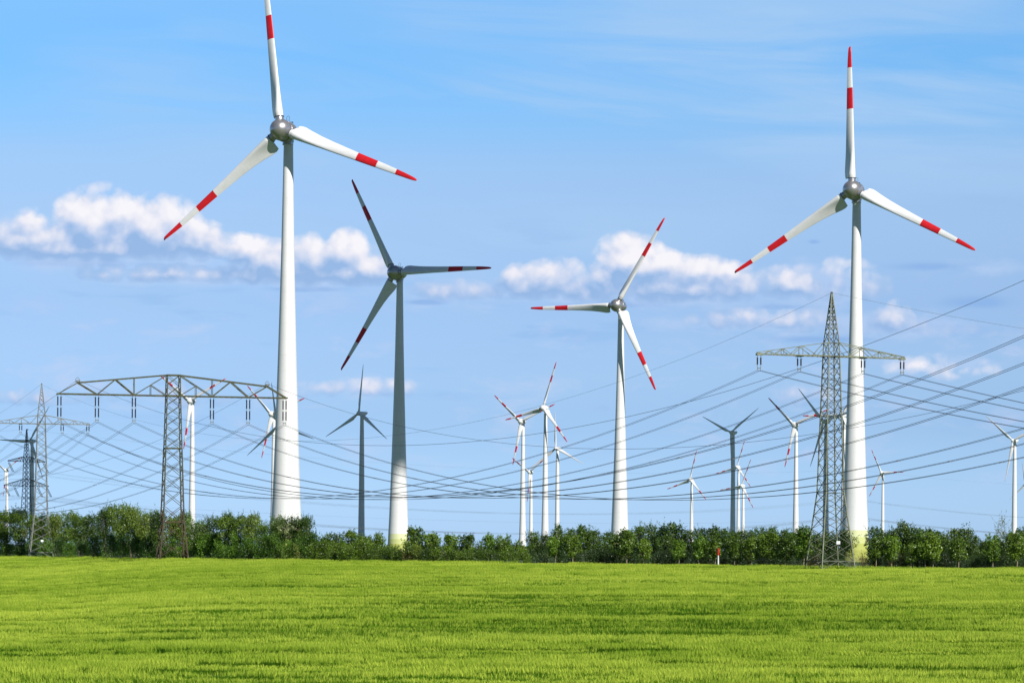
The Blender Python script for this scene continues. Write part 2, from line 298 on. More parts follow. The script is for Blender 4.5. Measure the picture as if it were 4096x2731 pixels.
# ------------------------------------------------------------------ helpers
def level(px, py): return px+TH*(py-H0), py-TH*(px-CX)      # photo pixel -> pixel of a level camera
def PX(px, py, Y):
    px, py = level(px, py); return Vector(((px-CX)/F*Y, Y, ZC+(H0-py)/F*Y))
def relevel(v): return PX(v.x/v.y*F+CX, H0-(v.z-ZC)/v.y*F, v.y)
def pxs(Y): return F/Y
class MB:
    def __init__(s): s.v = []; s.f = []; s.m = []
    def add(s, vs, fs, mi=0):
        o = len(s.v); s.v += [tuple(p) for p in vs]; s.f += [tuple(i+o for i in f) for f in fs]; s.m += [mi]*len(fs)
    def box(s, c, d, mi=0):
        x, y, z = c; a, b, h = d[0]/2, d[1]/2, d[2]/2
        vs = [(x+i*a, y+j*b, z+l*h) for l in (-1, 1) for j in (-1, 1) for i in (-1, 1)]
        s.add(vs, [(0, 2, 3, 1), (4, 5, 7, 6), (0, 1, 5, 4), (2, 6, 7, 3), (0, 4, 6, 2), (1, 3, 7, 5)], mi)
    def bar(s, p, q, w, w2=None, n=4, mi=0, up=None):
        p = Vector(p); q = Vector(q); d = (q-p)
        if d.length < 1e-6: return
        d.normalize(); w2 = w if w2 is None else w2
        a = up or (Vector((0, 0, 1)) if abs(d.z) < .9 else Vector((1, 0, 0)))
        x = d.cross(a).normalized(); y = d.cross(x).normalized()
        vs = []
        for c, r in ((p, w/2), (q, w2/2)):
            for i in range(n):
                t = 2*math.pi*(i+.5)/n; rr = r*(1.414 if n == 4 else 1)
                vs.append(c+x*math.cos(t)*rr+y*math.sin(t)*rr)
        fs = [(i, (i+1) % n, n+(i+1) % n, n+i) for i in range(n)]+[tuple(range(n))[::-1], tuple(range(n, 2*n))]
        s.add(vs, fs, mi)
    def angle(s, p, q, w, t=.02, flip=1):      # L-profile steel angle
        p = Vector(p); q = Vector(q); d = (q-p).normalized()
        a = Vector((0, 0, 1)) if abs(d.z) < .9 else Vector((1, 0, 0))
        x = d.cross(a).normalized()*flip; y = d.cross(x).normalized()
        vs = []
        for c in (p, q): vs += [c, c+x*w, c+x*w+y*t, c+x*t+y*t, c+x*t+y*w, c+y*w]
        s.add(vs, [(i, (i+1) % 6, 6+(i+1) % 6, 6+i) for i in range(6)]+[(5, 4, 3, 2, 1, 0), (6, 7, 8, 9, 10, 11)])
    def tube(s, pts, r, n=3, mi=0, caps=True):
        pts = [Vector(p) for p in pts]; o = len(s.v); rr = r if hasattr(r, '__len__') else [r]*len(pts)
        for i, p in enumerate(pts):
            d = (pts[min(i+1, len(pts)-1)]-pts[max(i-1, 0)]).normalized()
            a = Vector((0, 0, 1)) if abs(d.z) < .95 else Vector((1, 0, 0))
            x = d.cross(a).normalized(); y = x.cross(d).normalized()
            for j in range(n):
                t = 2*math.pi*j/n; s.v.append(tuple(p+(x*math.cos(t)+y*math.sin(t))*rr[i]))
        for i in range(len(pts)-1):
            for j in range(n):
                s.f.append((o+i*n+j, o+i*n+(j+1) % n, o+(i+1)*n+(j+1) % n, o+(i+1)*n+j)); s.m.append(mi)
        if caps:
            s.f.append(tuple(o+j for j in range(n))[::-1]); s.f.append(tuple(o+(len(pts)-1)*n+j for j in range(n))); s.m += [mi, mi]
    def lathe(s, prof, n=32, axis='Z', mi=0, mis=None):    # prof: [(pos along axis, radius)]
        o = len(s.v)
        for (a, r) in prof:
            for j in range(n):
                t = 2*math.pi*j/n; c, q = math.cos(t)*r, math.sin(t)*r
                s.v.append((c, q, a) if axis == 'Z' else (c, a, q))
        for i in range(len(prof)-1):
            for j in range(n):
                s.f.append((o+i*n+j, o+i*n+(j+1) % n, o+(i+1)*n+(j+1) % n, o+(i+1)*n+j)); s.m.append(mis[i] if mis else mi)
        s.f.append(tuple(o+j for j in range(n))[::-1]); s.f.append(tuple(o+(len(prof)-1)*n+j for j in range(n)))
        s.m += [mis[0] if mis else mi, mis[-1] if mis else mi]
    def mesh(s, name, mats, smooth=False):
        me = bpy.data.meshes.new(name); me.from_pydata(s.v, [], s.f)
        for m in (mats if isinstance(mats, (list, tuple)) else [mats]): me.materials.append(m)
        me.polygons.foreach_set('material_index', s.m)
        me.update()
        bm = bmesh.new(); bm.from_mesh(me); bmesh.ops.recalc_face_normals(bm, faces=bm.faces); bm.to_mesh(me); bm.free()
        if smooth:
            me.polygons.foreach_set('use_smooth', [True]*len(me.polygons))
            try: me.set_sharp_from_angle(angle=R(38))
            except Exception: pass
        return me
    def build(s, name, mats, parent=None, smooth=False, mw=None):
        return link(name, s.mesh(name, mats, smooth), parent, mw)
def link(name, data, parent=None, mw=None):
    o = bpy.data.objects.new(name, data); C.objects.link(o)
    if parent: o.parent = parent
    if mw is not None: o.matrix_local = mw
    return o
def tag(o, label, cat, group=None):
    o['label'] = label; o['category'] = cat
    if group: o['group'] = group
    return o
def thing(name, loc, label, cat, group=None, rz=0):
    o = link(name, None); o.location = loc; o.rotation_euler = (0, 0, rz); o.empty_display_size = 1
    return tag(o, label, cat, group)
def structure(o): o['kind'] = 'structure'; return o
def npmesh(name, V, Fq, mats, mi=None):
    me = bpy.data.meshes.new(name); V = np.asarray(V, np.float32); Fq = np.asarray(Fq, np.int32)
    nv, nf, k_ = len(V), len(Fq), Fq.shape[1]
    me.vertices.add(nv); me.vertices.foreach_set('co', V.ravel())
    me.loops.add(nf*k_); me.loops.foreach_set('vertex_index', Fq.ravel())
    me.polygons.add(nf); me.polygons.foreach_set('loop_start', np.arange(nf, dtype=np.int32)*k_)
    try: me.polygons.foreach_set('loop_total', np.full(nf, k_, np.int32))
    except Exception: pass
    for m in mats: me.materials.append(m)
    if mi is not None: me.polygons.foreach_set('material_index', np.asarray(mi, np.int32))
    me.update(calc_edges=True); return me

# ------------------------------------------------------------------ terrain
PE_X = [-1500, 0, 1045, 1916, 3309, 4096, 6000]; PE_Y = [2217, 2219.5, 2231, 2242, 2259, 2264, 2272]
PE_Y = [q-TH*(p-CX) for p, q in zip(PE_X, PE_Y)]
YE_X = [-1500, 0, 163, 400, 690, 1045, 1916, 3309, 4096, 6000]; YE_Y = [650, 622, 604, 520, 455, 432, 402, 381, 374, 362]
CROP = .62
def edge(px): return np.interp(px, YE_X, YE_Y)
def terr(x, y):
    x = np.asarray(x, float); y = np.asarray(y, float)
    px = np.clip(x/np.maximum(y, 60)*F+CX, -1500, 6000)
    ye = np.interp(px, YE_X, YE_Y); ze = ZC-(np.interp(px, PE_X, PE_Y)-H0)/F*ye-CROP
    zn = -4.95-CROP
    t = (y-140)/(ye-140)
    zf = zn+(ze-zn)*t
    # land before the field: a hollow, then the bank the photographer stands on
    yb = np.clip(y, -1e9, 140)
    znear = np.interp(yb, [-1e6, 4, 14, 30, 60, 100, 140], [-.35, -.35, -1.6, -3.2, -4.9, -5.8, zn])
    far = ze*np.clip(1-(y-ye)/500, 0, 1)
    z = np.where(y < 140, znear, np.where(y < ye, zf, far))
    return z
def gz(x, y): return float(terr(x, y))
def axis_coords(core, outer):
    return np.array(sorted(set([-o for o in outer]+list(core)+list(outer))), float)
xs = axis_coords(np.arange(-400, 401, 8), [440, 520, 700, 1000, 1600, 2600, 4500, 8000, 15000, 30000])
ys = np.array(sorted(list(np.arange(-20, 900, 6))+[-30000, -12000, -4000, -1000, -300, -80, 960, 1100, 1300, 1700, 2400, 3500, 5500, 9000, 16000, 30000]), float)
gx, gy = np.meshgrid(xs, ys); gzv = terr(gx, gy)
V = np.stack([gx, gy, gzv], -1).reshape(-1, 3); nx = len(xs)
idx = np.arange(len(ys)*nx).reshape(len(ys), nx)
Fq = np.stack([idx[:-1, :-1], idx[:-1, 1:], idx[1:, 1:], idx[1:, :-1]], -1).reshape(-1, 4)
structure(link('field_ground', npmesh('field_ground', V, Fq, [M['soil']])))

# grain crop: real blades and ears in patches, scattered over the slope
rng = np.random.default_rng(5)
def patch_mesh(seed, ears, eh):
    r = np.random.default_rng(seed); V = []; Fc = []; mi = []
    def strip(p0, d, h, w, bend, m, seg=2):
        a = r.uniform(0, math.pi); wx, wy = math.cos(a)*w/2, math.sin(a)*w/2
        o = len(V)
        for s_ in range(seg+1):
            t = s_/seg; ww = 1-t*.85
            x = p0[0]+d[0]*bend*t*t; y = p0[1]+d[1]*bend*t*t; z = h[0]+(h[1]-h[0])*t-abs(bend)*.25*t*t
            V.append((x-wx*ww, y-wy*ww, z)); V.append((x+wx*ww, y+wy*ww, z))
        for s_ in range(seg):
            b = o+2*s_; Fc.append((b, b+1, b+3, b+2)); mi.append(m)
    for i in range(70):
        p = (r.uniform(-.6, .6), r.uniform(-.34, .34)); a = r.uniform(0, 6.28)
        strip(p, (math.cos(a), math.sin(a)), (.05, r.uniform(.30, .50)), r.uniform(.02, .035), r.uniform(.04, .16), 1)
    for i in range(ears):
        p = (r.uniform(-.6, .6), r.uniform(-.34, .34)); a = r.normal(.3, .7)
        h = r.uniform(.50, .68)*eh
        strip((p[0], p[1]), (math.cos(a), math.sin(a)), (h-.22, h), r.uniform(.022, .040), r.uniform(.03, .12), 0)
        strip((p[0], p[1]), (0, 0), (.1, h-.2), .014, 0, 1, 1)
    me = npmesh('barley_patch', V, Fc, [M['ear'], M['grainleaf']], mi); return bpy.data.objects.new('barley_patch', me)
patches = [patch_mesh(s, [66, 66, 40, 40, 14, 14][s], [1, 1, .97, .97, .9, .9][s]) for s in range(6)]
pc = bpy.data.collections.new('barley_patches')
for p in patches: pc.objects.link(p)
def vnoise(x, y, seed):
    """cheap smooth value noise"""
    def h(i, j): return (np.sin(i*127.1+j*311.7+seed*74.7)*43758.5453) % 1.0
    xi, yi = np.floor(x), np.floor(y); fx, fy = x-xi, y-yi; fx = fx*fx*(3-2*fx); fy = fy*fy*(3-2*fy)
    a, b, c, d = h(xi, yi), h(xi+1, yi), h(xi, yi+1), h(xi+1, yi+1)
    return (a*(1-fx)+b*fx)*(1-fy)+(c*(1-fx)+d*fx)*fy
pts = []; 
yv = 126.0
while yv < 612:
    wdt = .95*(1+max(0, (yv-200))/500)
    x0, x1 = (-200-CX)/F*yv, (4300-CX)/F*yv
    nn = int((x1-x0)/wdt)
    x_ = x0+(np.arange(nn)+rng.uniform(-.4, .4, nn))*wdt
    y_ = yv+rng.uniform(-.25, .25, nn)
    keep = y_ < edge(x_/y_*F+CX)-.3
    pts.append(np.stack([x_[keep], y_[keep], np.full(keep.sum(), wdt/.95)], -1))
    yv += .60*(1+max(0, (yv-200))/700)
pts = np.concatenate(pts)
x_, y_ = pts[:, 0], pts[:, 1]
yr = y_-x_*.045+2.0*vnoise(x_/30, y_/30, 3)                   # drilled rows run almost across the view
band = vnoise(x_/13, yr/2.0, 1)*.55+vnoise(x_/5, yr/.9, 2)*.45
ridge = np.clip((band-.34)/.30, 0, 1); hs = .58+.56*ridge+rng.normal(0, .035, len(band))
track = np.abs((yr % 19.0)-5.0) < .75                          # tractor tramlines: bare, broken here and there
thin = (vnoise(x_/14, yr/2.0, 8) > .46)
gap2 = (vnoise(x_/8, yr/1.0, 11) > .74)
hs = np.where(track & thin, .16, hs); hs = np.where(gap2, hs*.40, hs)
pz = terr(x_, y_)
me = bpy.data.meshes.new('grain_crop'); me.vertices.add(len(pts)); me.vertices.foreach_set('co', np.stack([x_, y_, pz], -1).astype(np.float32).ravel())
at = me.attributes.new('psc', 'FLOAT_VECTOR', 'POINT')
at.data.foreach_set('vector', np.stack([pts[:, 2]*np.where(rng.random(len(pts)) < .5, 1, -1), np.ones(len(pts)), hs], -1).astype(np.float32).ravel())
at = me.attributes.new('pk', 'INT', 'POINT'); 
lush = vnoise(x_/22, yr/6.0, 21)*.45+vnoise(x_/7, yr/1.6, 22)*.35+(vnoise(x_/60, yr/20.0, 23)-.5)*.75+.13+rng.normal(0, .10, len(pts))+.16*np.clip((240-y_)/110, -1, 1)
cls = np.where(lush < .50, 0, np.where(lush < .68, 1, 2)); cls = np.where((track & thin) | gap2, 2, cls)
at.data.foreach_set('value', (cls*2+rng.integers(0, 2, len(pts))).astype(np.int32))
crop = link('grain_crop', me); crop['kind'] = 'stuff'
tag(crop, 'bright green field of young grain rising from the foreground to the hedge', 'grain')
ng = bpy.data.node_groups.new('scatter', 'GeometryNodeTree')
ng.interface.new_socket('Geometry', in_out='INPUT', socket_type='NodeSocketGeometry'); ng.interface.new_socket('Geometry', in_out='OUTPUT', socket_type='NodeSocketGeometry')
kg = N(ng); gi = kg.new('NodeGroupInput'); go = kg.new('NodeGroupOutput')
ci = kg.new('GeometryNodeCollectionInfo'); ci.inputs[0].default_value = pc; ci.inputs[1].default_value = True; ci.inputs[2].default_value = True
ip = kg.new('GeometryNodeInstanceOnPoints'); ip.inputs['Pick Instance'].default_value = True
na = kg.new('GeometryNodeInputNamedAttribute', data_type='FLOAT_VECTOR'); na.inputs[0].default_value = 'psc'
nk = kg.new('GeometryNodeInputNamedAttribute', data_type='INT'); nk.inputs[0].default_value = 'pk'
kg.l.new(gi.outputs[0], ip.inputs['Points']); kg.l.new(ci.outputs[0], ip.inputs['Instance']); kg.l.new(nk.outputs[0], ip.inputs['Instance Index']); kg.l.new(na.outputs[0], ip.inputs['Scale'])
kg.l.new(ip.outputs[0], go.inputs[0])
md = crop.modifiers.new('scatter', 'NODES'); md.node_group = ng

# rough grass left standing between the crop and the trees
e_ = []
for px in np.arange(-150, 4300, 1.6):
    for q in range(2):
        Y = float(edge(px))+rng.uniform(.1, 2.4); x = (px-CX)/F*Y
        if vnoise(np.array(x/2.2), np.array(Y/2.0), 31) < .42: continue
        e_.append((x, Y, rng.uniform(.7, 1.0), rng.uniform(.55, 1.15)*(.6+.6*float(vnoise(np.array(x/5.0), np.array(1.0), 33)))))
e_ = np.array(e_); me2 = bpy.data.meshes.new('edge_grass'); me2.vertices.add(len(e_)); me2.vertices.foreach_set('co', np.stack([e_[:, 0], e_[:, 1], terr(e_[:, 0], e_[:, 1])], -1).astype(np.float32).ravel())
at = me2.attributes.new('psc', 'FLOAT_VECTOR', 'POINT'); at.data.foreach_set('vector', np.stack([e_[:, 2], e_[:, 2], e_[:, 3]], -1).astype(np.float32).ravel())
at = me2.attributes.new('pk', 'INT', 'POINT'); at.data.foreach_set('value', rng.integers(3, 6, len(e_)).astype(np.int32))
eg = link('edge_grass', me2); eg['kind'] = 'stuff'; tag(eg, 'rough uneven grass along the far edge of the field at the foot of the hedge', 'grass')
eg.modifiers.new('scatter', 'NODES').node_group = ng

# ------------------------------------------------------------------ wind turbines
def blade_mesh(banded, slim=False):
    L = 41.0
    if not slim:
        st = [(.079, 2.0, 1.0, 1.0, 36), (.086, 2.05, 1.0, 1.0, 36), (.090, 4.2, 1.1, .50, 36), (.112, 4.45, 1.12, .45, 35), (.14, 4.3, 1.1, .40, 32), (.20, 3.65, 1.02, .34, 26),
              (.28, 3.05, .92, .28, 19.5), (.38, 2.6, .80, .24, 13.5), (.48, 2.28, .70, .21, 9.5), (.564, 2.06, .62, .19, 7), (.64, 1.90, .56, .17, 5), (.711, 1.74, .5, .16, 3.8),
              (.78, 1.56, .44, .15, 2.6), (.852, 1.36, .38, .15, 1.8), (.91, 1.16, .32, .15, 1.2), (.955, .96, .28, .15, 1), (.985, .74, .20, .16, 1), (1.0, .42, .05, .2, 1)]
    else:
        st = [(.04, 1.7, .85, 1.0, 22), (.07, 1.7, .85, 1.0, 22), (.12, 2.3, .95, .60, 20), (.19, 3.1, 1.0, .36, 16), (.26, 3.0, .95, .28, 12), (.36, 2.55, .82, .23, 9),
              (.48, 2.05, .68, .2, 6), (.60, 1.65, .55, .18, 4), (.72, 1.28, .44, .17, 2.5), (.84, .95, .34, .16, 1.5), (.93, .66, .25, .16, 1), (.98, .42, .16, .16, 1), (1.0, .14, .0, .2, 1)]
    n = 22; mb = MB(); rows = []
    for (f, c, le, th, tw) in st:
        circ = min(1, max(0, (th-.5)/.5)); b = R(tw); row = []
        for j in range(n):
            t = 2*math.pi*j/n
            xi = .5-.5*math.cos(t)                     # 0 at the leading edge
            s_ = 1 if math.sin(t) >= 0 else -1
            ya = 5*th*c*(.2969*math.sqrt(max(xi, 0))-.126*xi-.3516*xi**2+.2843*xi**3-.1015*xi**4)*s_
            if not slim and f < .40:                    # round spar in front, thin concave tail behind
                Rr = th*c/2; xx = xi*c
                yr_ = math.sqrt(max(0, Rr*Rr-(xx-Rr)**2)) if xx < Rr else Rr*(1-(xx-Rr)/(c-Rr))**1.7+.03
                g_ = min(1, max(0, (f-.2)/.2)); ya = (yr_*(1-g_)+abs(ya)*g_)*s_
            yc = math.sin(t)*c*.5*(th if th < 1 else 1)
            x = le-xi*c; y = ya*(1-circ)+yc*circ
            y += -.04*c*math.sin(math.pi*xi)*(1-circ)
            X_ = x*math.cos(b)+y*math.sin(b); Y2 = -x*math.sin(b)+y*math.cos(b)
            pre = -.9*f**3*1.0
            row.append((X_, Y2+pre*.6+(.35 if f == 1.0 else 0), f*L))
        rows.append(row)
    for r in rows: mb.v += r
    for i in range(len(rows)-1):
        f = st[i][0]; red = banded and (.563 < f < .71 or f > .851)
        for j in range(n):
            mb.f.append((i*n+j, i*n+(j+1) % n, (i+1)*n+(j+1) % n, (i+1)*n+j)); mb.m.append(1 if red else 0)
    mb.f.append(tuple(range(n))[::-1]); mb.m.append(0)
    mb.f.append(tuple((len(rows)-1)*n+j for j in range(n))); mb.m.append(1 if banded else 0)
    # root band seam and small vent mark
    return mb.mesh('blade', [M['white'], M['red']], True)
BL = {('E', True): blade_mesh(True), ('E', False): blade_mesh(False), ('S', False): blade_mesh(False, True)}
def hub_mesh(kind, m):
    mb = MB()      # local: -Y is upwind
    if kind == 'E':
        pr = [(-2.75, .02), (-2.70, .55), (-2.5, 1.10), (-2.1, 1.68), (-1.5, 2.20), (-.8, 2.52), (0, 2.66), (.7, 2.64), (1.22, 2.52), (1.36, 2.42), (1.6, 2.3)]
    else:
        pr = [(-2.4, .02), (-2.3, .45), (-2.0, .85), (-1.4, 1.3), (-.6, 1.6), (.3, 1.7), (1.0, 1.65)]
    mb.lathe(pr, 36, 'Y', mis=[1 if kind == 'E' and i == 8 else 0 for i in range(len(pr)-1)])
    for q in range(3):
        a = 2*math.pi*q/3; d = Vector((math.sin(a), 0, math.cos(a)))
        r0, r1, rr = (1.6, 3.34, 1.06) if kind == 'E' else (1.0, 2.0, .95)
        m2 = MB(); m2.lathe([(r0, rr), (r1-.12, rr), (r1-.1, rr+.10), (r1, rr+.10), (r1+.02, rr*.6)], 24)
        rot = Matrix.Rotation(a, 3, 'Y')
        mb.add([rot @ Vector(v) for v in m2.v], m2.f)
        m2 = MB(); m2.lathe([(r1-.16, rr+.02), (r1-.15, rr+.115), (r1-.02, rr+.115), (r1-.01, rr+.02)], 24); mb.add([rot @ Vector(v) for v in m2.v], m2.f, 1)
    return mb.mesh('hub', [m, M['dark']], True)
def nacelle_mesh(kind, m):
    mb = MB()
    if kind == 'E':
        pr = [(1.62, 2.30), (1.66, 2.56), (2.1, 2.62), (3.0, 2.55), (4.2, 2.28), (5.4, 1.85), (6.6, 1.30), (7.5, .85), (8.1, .45), (8.35, .05)]
        mb.lathe(pr, 36, 'Y')
        mb.v = [(x, y, z+.10*max(0, y-2)) for x, y, z in mb.v]
        m2 = MB(); m2.lathe([(-2.95, 1.34), (-2.2, 1.34), (-2.1, 1.46), (-1.3, 1.46), (-.6, 1.3)], 28)
        mb.add([(x, y+3.9, z) for x, y, z in m2.v], m2.f)
    else:
        secs = [(1.0, 1.65, 1.6, -1.7), (2.0, 1.75, 1.8, -1.9), (4.5, 1.8, 2.0, -2.0), (6.5, 1.7, 2.15, -1.5), (8.6, 1.3, 2.2, -.2), (10.2, .5, 2.15, 1.3), (10.6, .2, 2.1, 1.8)]
        n = 20
        for (y, w, zt, zb) in secs:
            for j in range(n):
                t = 2*math.pi*j/n; cx = math.copysign(abs(math.cos(t))**.7, math.cos(t)); cz = math.copysign(abs(math.sin(t))**.7, math.sin(t))
                mb.v.append((w*cx, y, (zt+zb)/2+(zt-zb)/2*cz))
        for i in range(len(secs)-1):
            for j in range(n): mb.f.append((i*n+j, i*n+(j+1) % n, (i+1)*n+(j+1) % n, (i+1)*n+j)); mb.m.append(0)
        mb.f.append(tuple(range(n))[::-1]); mb.f.append(tuple(len(mb.v)-n+j for j in range(n))); mb.m += [0, 0]
        m2 = MB(); m2.lathe([(-2.6, 1.22), (-1.6, 1.28), (-1.2, 1.5), (-.5, 1.5)], 28)
        mb.add([(x, y+3.9, z) for x, y, z in m2.v], m2.f)
    return mb.mesh('nacelle', m, True)
HUBM = {(a, b): hub_mesh(a, M[b]) for a in 'ES' for b in ('silver', 'white')}
NACM = {(a, b): nacelle_mesh(a, M[b]) for a in 'ES' for b in ('silver', 'white')}
def mast_mesh(kind):
    mb = MB()
    if kind == 'E':
        b = Vector((0, 3.4, 2.5)); r = .42
        pts_ = [b+Vector((-r, 0, 0)), b+Vector((-r, 0, 1.2))]+[b+Vector((-r*math.cos(t), 0, 1.2+r*math.sin(t))) for t in np.linspace(.2, 2.94, 8)]+[b+Vector((r, 0, 1.2)), b+Vector((r, 0, 0))]
        mb.tube(pts_, .045, 5)
        mb.bar(b+Vector((0, 0, -.1)), b+Vector((0, 0, .8)), .05)
        mb.bar(b+Vector((.3, .3, -.1)), b+Vector((.5, 1.9, .35)), .05); mb.bar(b+Vector((.4, 1.9, .35)), b+Vector((.4, .3, .35)), .06)
        mb.bar(b+Vector((.4, .9, -.6)), b+Vector((.4, 1.9, .33)), .05); mb.bar(b+Vector((.4, .9, -.6)), b+Vector((.4, .9, .33)), .05); mb.box(b+Vector((.4, 1.5, .46)), (.2, .3, .14))
    else:
        b = Vector((0, 8.2, 2.15)); mb.bar(b, b+Vector((0, .4, 1.5)), .08); mb.bar(b+Vector((-.4, .3, 1.1)), b+Vector((.4, .3, 1.1)), .07)
    return mb.mesh('mast', M['dark'])
MAST = {'E': mast_mesh('E'), 'S': mast_mesh('S')}
TOWM = {}
def tower_mesh(kind, h):
    mb = MB(); top = h
    if kind == 'E': pr = [(0, 4.15), (.04, 3.93), (.085, 3.74), (.15, 3.42), (.25, 3.05), (.33, 2.78), (.42, 2.48), (.55, 2.10), (.66, 1.80), (.76, 1.56), (.88, 1.34), (1, 1.14)]
    elif kind == 'M': pr = [(0, 3.3), (.04, 3.1), (.10, 2.9), (.20, 2.6), (.35, 2.2), (.55, 1.85), (.76, 1.55), (1, 1.2)]
    else: pr = [(0, 2.6), (.15, 2.35), (.35, 2.1), (.6, 1.85), (.8, 1.6), (.95, 1.35), (1, 1.25)]
    zz = [p[0]*h for p in pr]; rr = [p[1] for p in pr]
    prof = [(z, float(np.interp(z, zz, rr))) for z in np.linspace(0, h, 40)]
    mb.lathe([(-2.5, pr[0][1])]+prof, 48)
    return mb
def turbine(hx, hy, Y, psi, phi, c, L, kind, tow, hubmat, label, group, bands):
    psi, phi, tau = R(psi), R(phi)-TH, R(5)
    H = PX(hx, hy, Y); s = L/41.0
    a = Vector((math.sin(psi)*math.cos(tau), -math.cos(psi)*math.cos(tau), math.sin(tau)))
    r = Vector((math.cos(psi), math.sin(psi), 0)); u_ = Vector((-math.sin(psi)*math.sin(tau), math.cos(psi)*math.sin(tau), math.cos(tau)))
    base = H-a*3.9*s; base.z = 0; base.z = min(0, gz(base.x, base.y))-0.0
    th = (H.z-a.z*3.9*s-1.55*s)-base.z
    root = thing('wind_turbine', base, label, 'wind turbine', group)
    tm = tower_mesh(tow, th); tm.build('tower', M['tower_band'] if bands else M['tower_plain'], root, True)
    off = H-base
    def frame(ang):
        d = r*math.sin(ang)+u_*math.cos(ang); t = r*math.cos(ang)-u_*math.sin(ang)
        m = Matrix.Identity(4)
        for i in range(3): m[i][0], m[i][1], m[i][2], m[i][3] = t[i]*s, -a[i]*s, d[i]*s, off[i]
        return m
    m0 = frame(0)
    nac = link('nacelle', NACM[(kind, hubmat)], root, m0)
    if Y < 2600: link('lightning_mast', MAST[kind], nac)
    link('hub', HUBM[(kind, hubmat)], root, frame(phi))
    for q in range(3): link('blade', BL[(kind, bands)], root, frame(phi+q*2*math.pi/3))
    return root
G1 = 'big wind turbines with red banded blades and silver hubs'; G2 = 'far wind turbines with red banded blades'; G3 = 'far wind turbines with plain white blades'
TURB = [
 (1122, 519, 710, -25.6, 111.3, 0, 41, 'E', 'E', 'silver', 'nearest and tallest wind turbine, silver hub and red banded blades, behind the left hedge', G1, True),
 (3408, 759, 815, -26.6, 117.7, 0, 41, 'E', 'E', 'silver', 'sunlit wind turbine at right with pale green rings round its foot, red banded blades', G1, True),
 (1577, 1090, 1061, -29.5, 90.8, 0, 41, 'E', 'E', 'silver', 'large wind turbine in cloud shadow, dark blades with dull red bands, one pointing level right', G1, True),
 (2466, 1221, 1201, -30.6, 31.0, 0, 41, 'E', 'E', 'silver', 'white wind turbine with one blade level to the left, before the brightest cloud', G1, True),
 (759, 1603, 0, -31.9, 64.8, 0, 35, 'E', 'M', 'white', 'white wind turbine just behind the rusty portal pylon, red banded blades', G2, True),
 (1085, 1655, 0, -36, 71.7, 0, 35, 'E', 'M', 'white', 'red banded wind turbine half hidden by the left edge of the nearest tower', G2, True),
 (1110, 1702, 1883, -25, 108.5, 0, 29, 'S', 'S', 'white', 'shaded plain bladed wind turbine whose tower hides behind the nearest tower', G3, False),
 (1435, 1652.5, 0, -41, 3.1, 0, 35, 'S', 'S', 'white', 'grey shaded wind turbine with plain blades and pointed nacelle left of the dark banded one', G3, False),
 (2083, 1685, 0, -36.4, 68.9, 0, 35, 'E', 'M', 'white', 'left turbine of the crossing pair right of the dark tower, one blade hanging down', G2, True),
 (2172, 1631, 0, -37.7, 17.2, 0, 35, 'E', 'M', 'white', 'taller turbine of the crossing pair, one red tipped blade pointing up right', G2, True),
 (2223, 1792, 0, -33.3, 116.1, 0, 35, 'S', 'S', 'white', 'small plain white wind turbine with one blade straight up, right of the crossing pair', G3, False),
 (2117, 1887, 0, -46, 59.9, 0, 35, 'E', 'S', 'white', 'small low wind turbine peeping out between the crossing pair', G2, True),
 (2760, 1918, 0, -42, 12.8, 0, 35, 'E', 'S', 'white', 'small red banded wind turbine standing alone left of the shaded grey one', G2, True),
 (2923.6, 1729, 0, -42, 55.1, 0, 35, 'S', 'S', 'white', 'grey shaded wind turbine with two plain blades raised in a V', G3, False),
 (2948, 1867, 0, -43, 17.3, 0, 35, 'E', 'S', 'white', 'small red banded turbine just right of the shaded one with raised blades', G2, True),
 (2966, 1942, 0, -46, 22.3, 0, 35, 'E', 'S', 'white', 'lowest small banded turbine beside the shaded one with raised blades', G2, True),
 (3176, 1698, 0, -40, 71.2, 0, 35, 'E', 'M', 'white', 'sunlit banded wind turbine left of the right lattice pylon, one blade hanging', G2, True),
 (3294, 1684, 0, -42, 76.1, 0, 35, 'S', 'S', 'white', 'dark plain bladed wind turbine seen through the right lattice pylon', G3, False),
 (3368.5, 1661, 0, -35.8, 31.5, 0, 35, 'E', 'M', 'white', 'banded wind turbine squeezed between the right pylon and the ringed tower', G2, True),
 (3526, 1890, 0, -44, 90.1, 0, 35, 'E', 'S', 'white', 'small banded wind turbine right of the ringed tower', G2, True),
 (4051, 1761, 0, -41, 69.0, 0, 35, 'S', 'S', 'white', 'plain white wind turbine near the right edge of the photo', G3, False),
 (4101, 1934, 0, -43, 107.9, 0, 35, 'S', 'S', 'white', 'turbine cut by the right edge, only two plain blades showing', G3, False),
 (21.5, 1880, 0, -37.8, 60.8, 0, 35, 'E', 'M', 'white', 'small banded white wind turbine at the left edge of the photo', G2, True),
 (119, 1763, 0, -28, 33.0, 0, 35, 'S', 'S', 'white', 'shaded plain bladed wind turbine behind the silvery pylon at the left edge', G3, False),
]
YF = {759: 2455, 1085: 2652, 1110: 2663, 1435: 2401, 2083: 2704, 2172: 2493, 2223: 3184, 2117: 4007, 2760: 3992, 2923.6: 2913, 2948: 4338, 2966: 4185, 3176: 2761, 3294: 2501, 3368.5: 2641,
      3526: 4389, 4051: 2839, 4101: 5080, 21.5: 4563, 119: 2900}
TR = {}
for t in TURB:
    t = list(t)
    if t[2] == 0: t[2] = YF[t[0]]*35/41
    TR[t[0]] = turbine(*t)

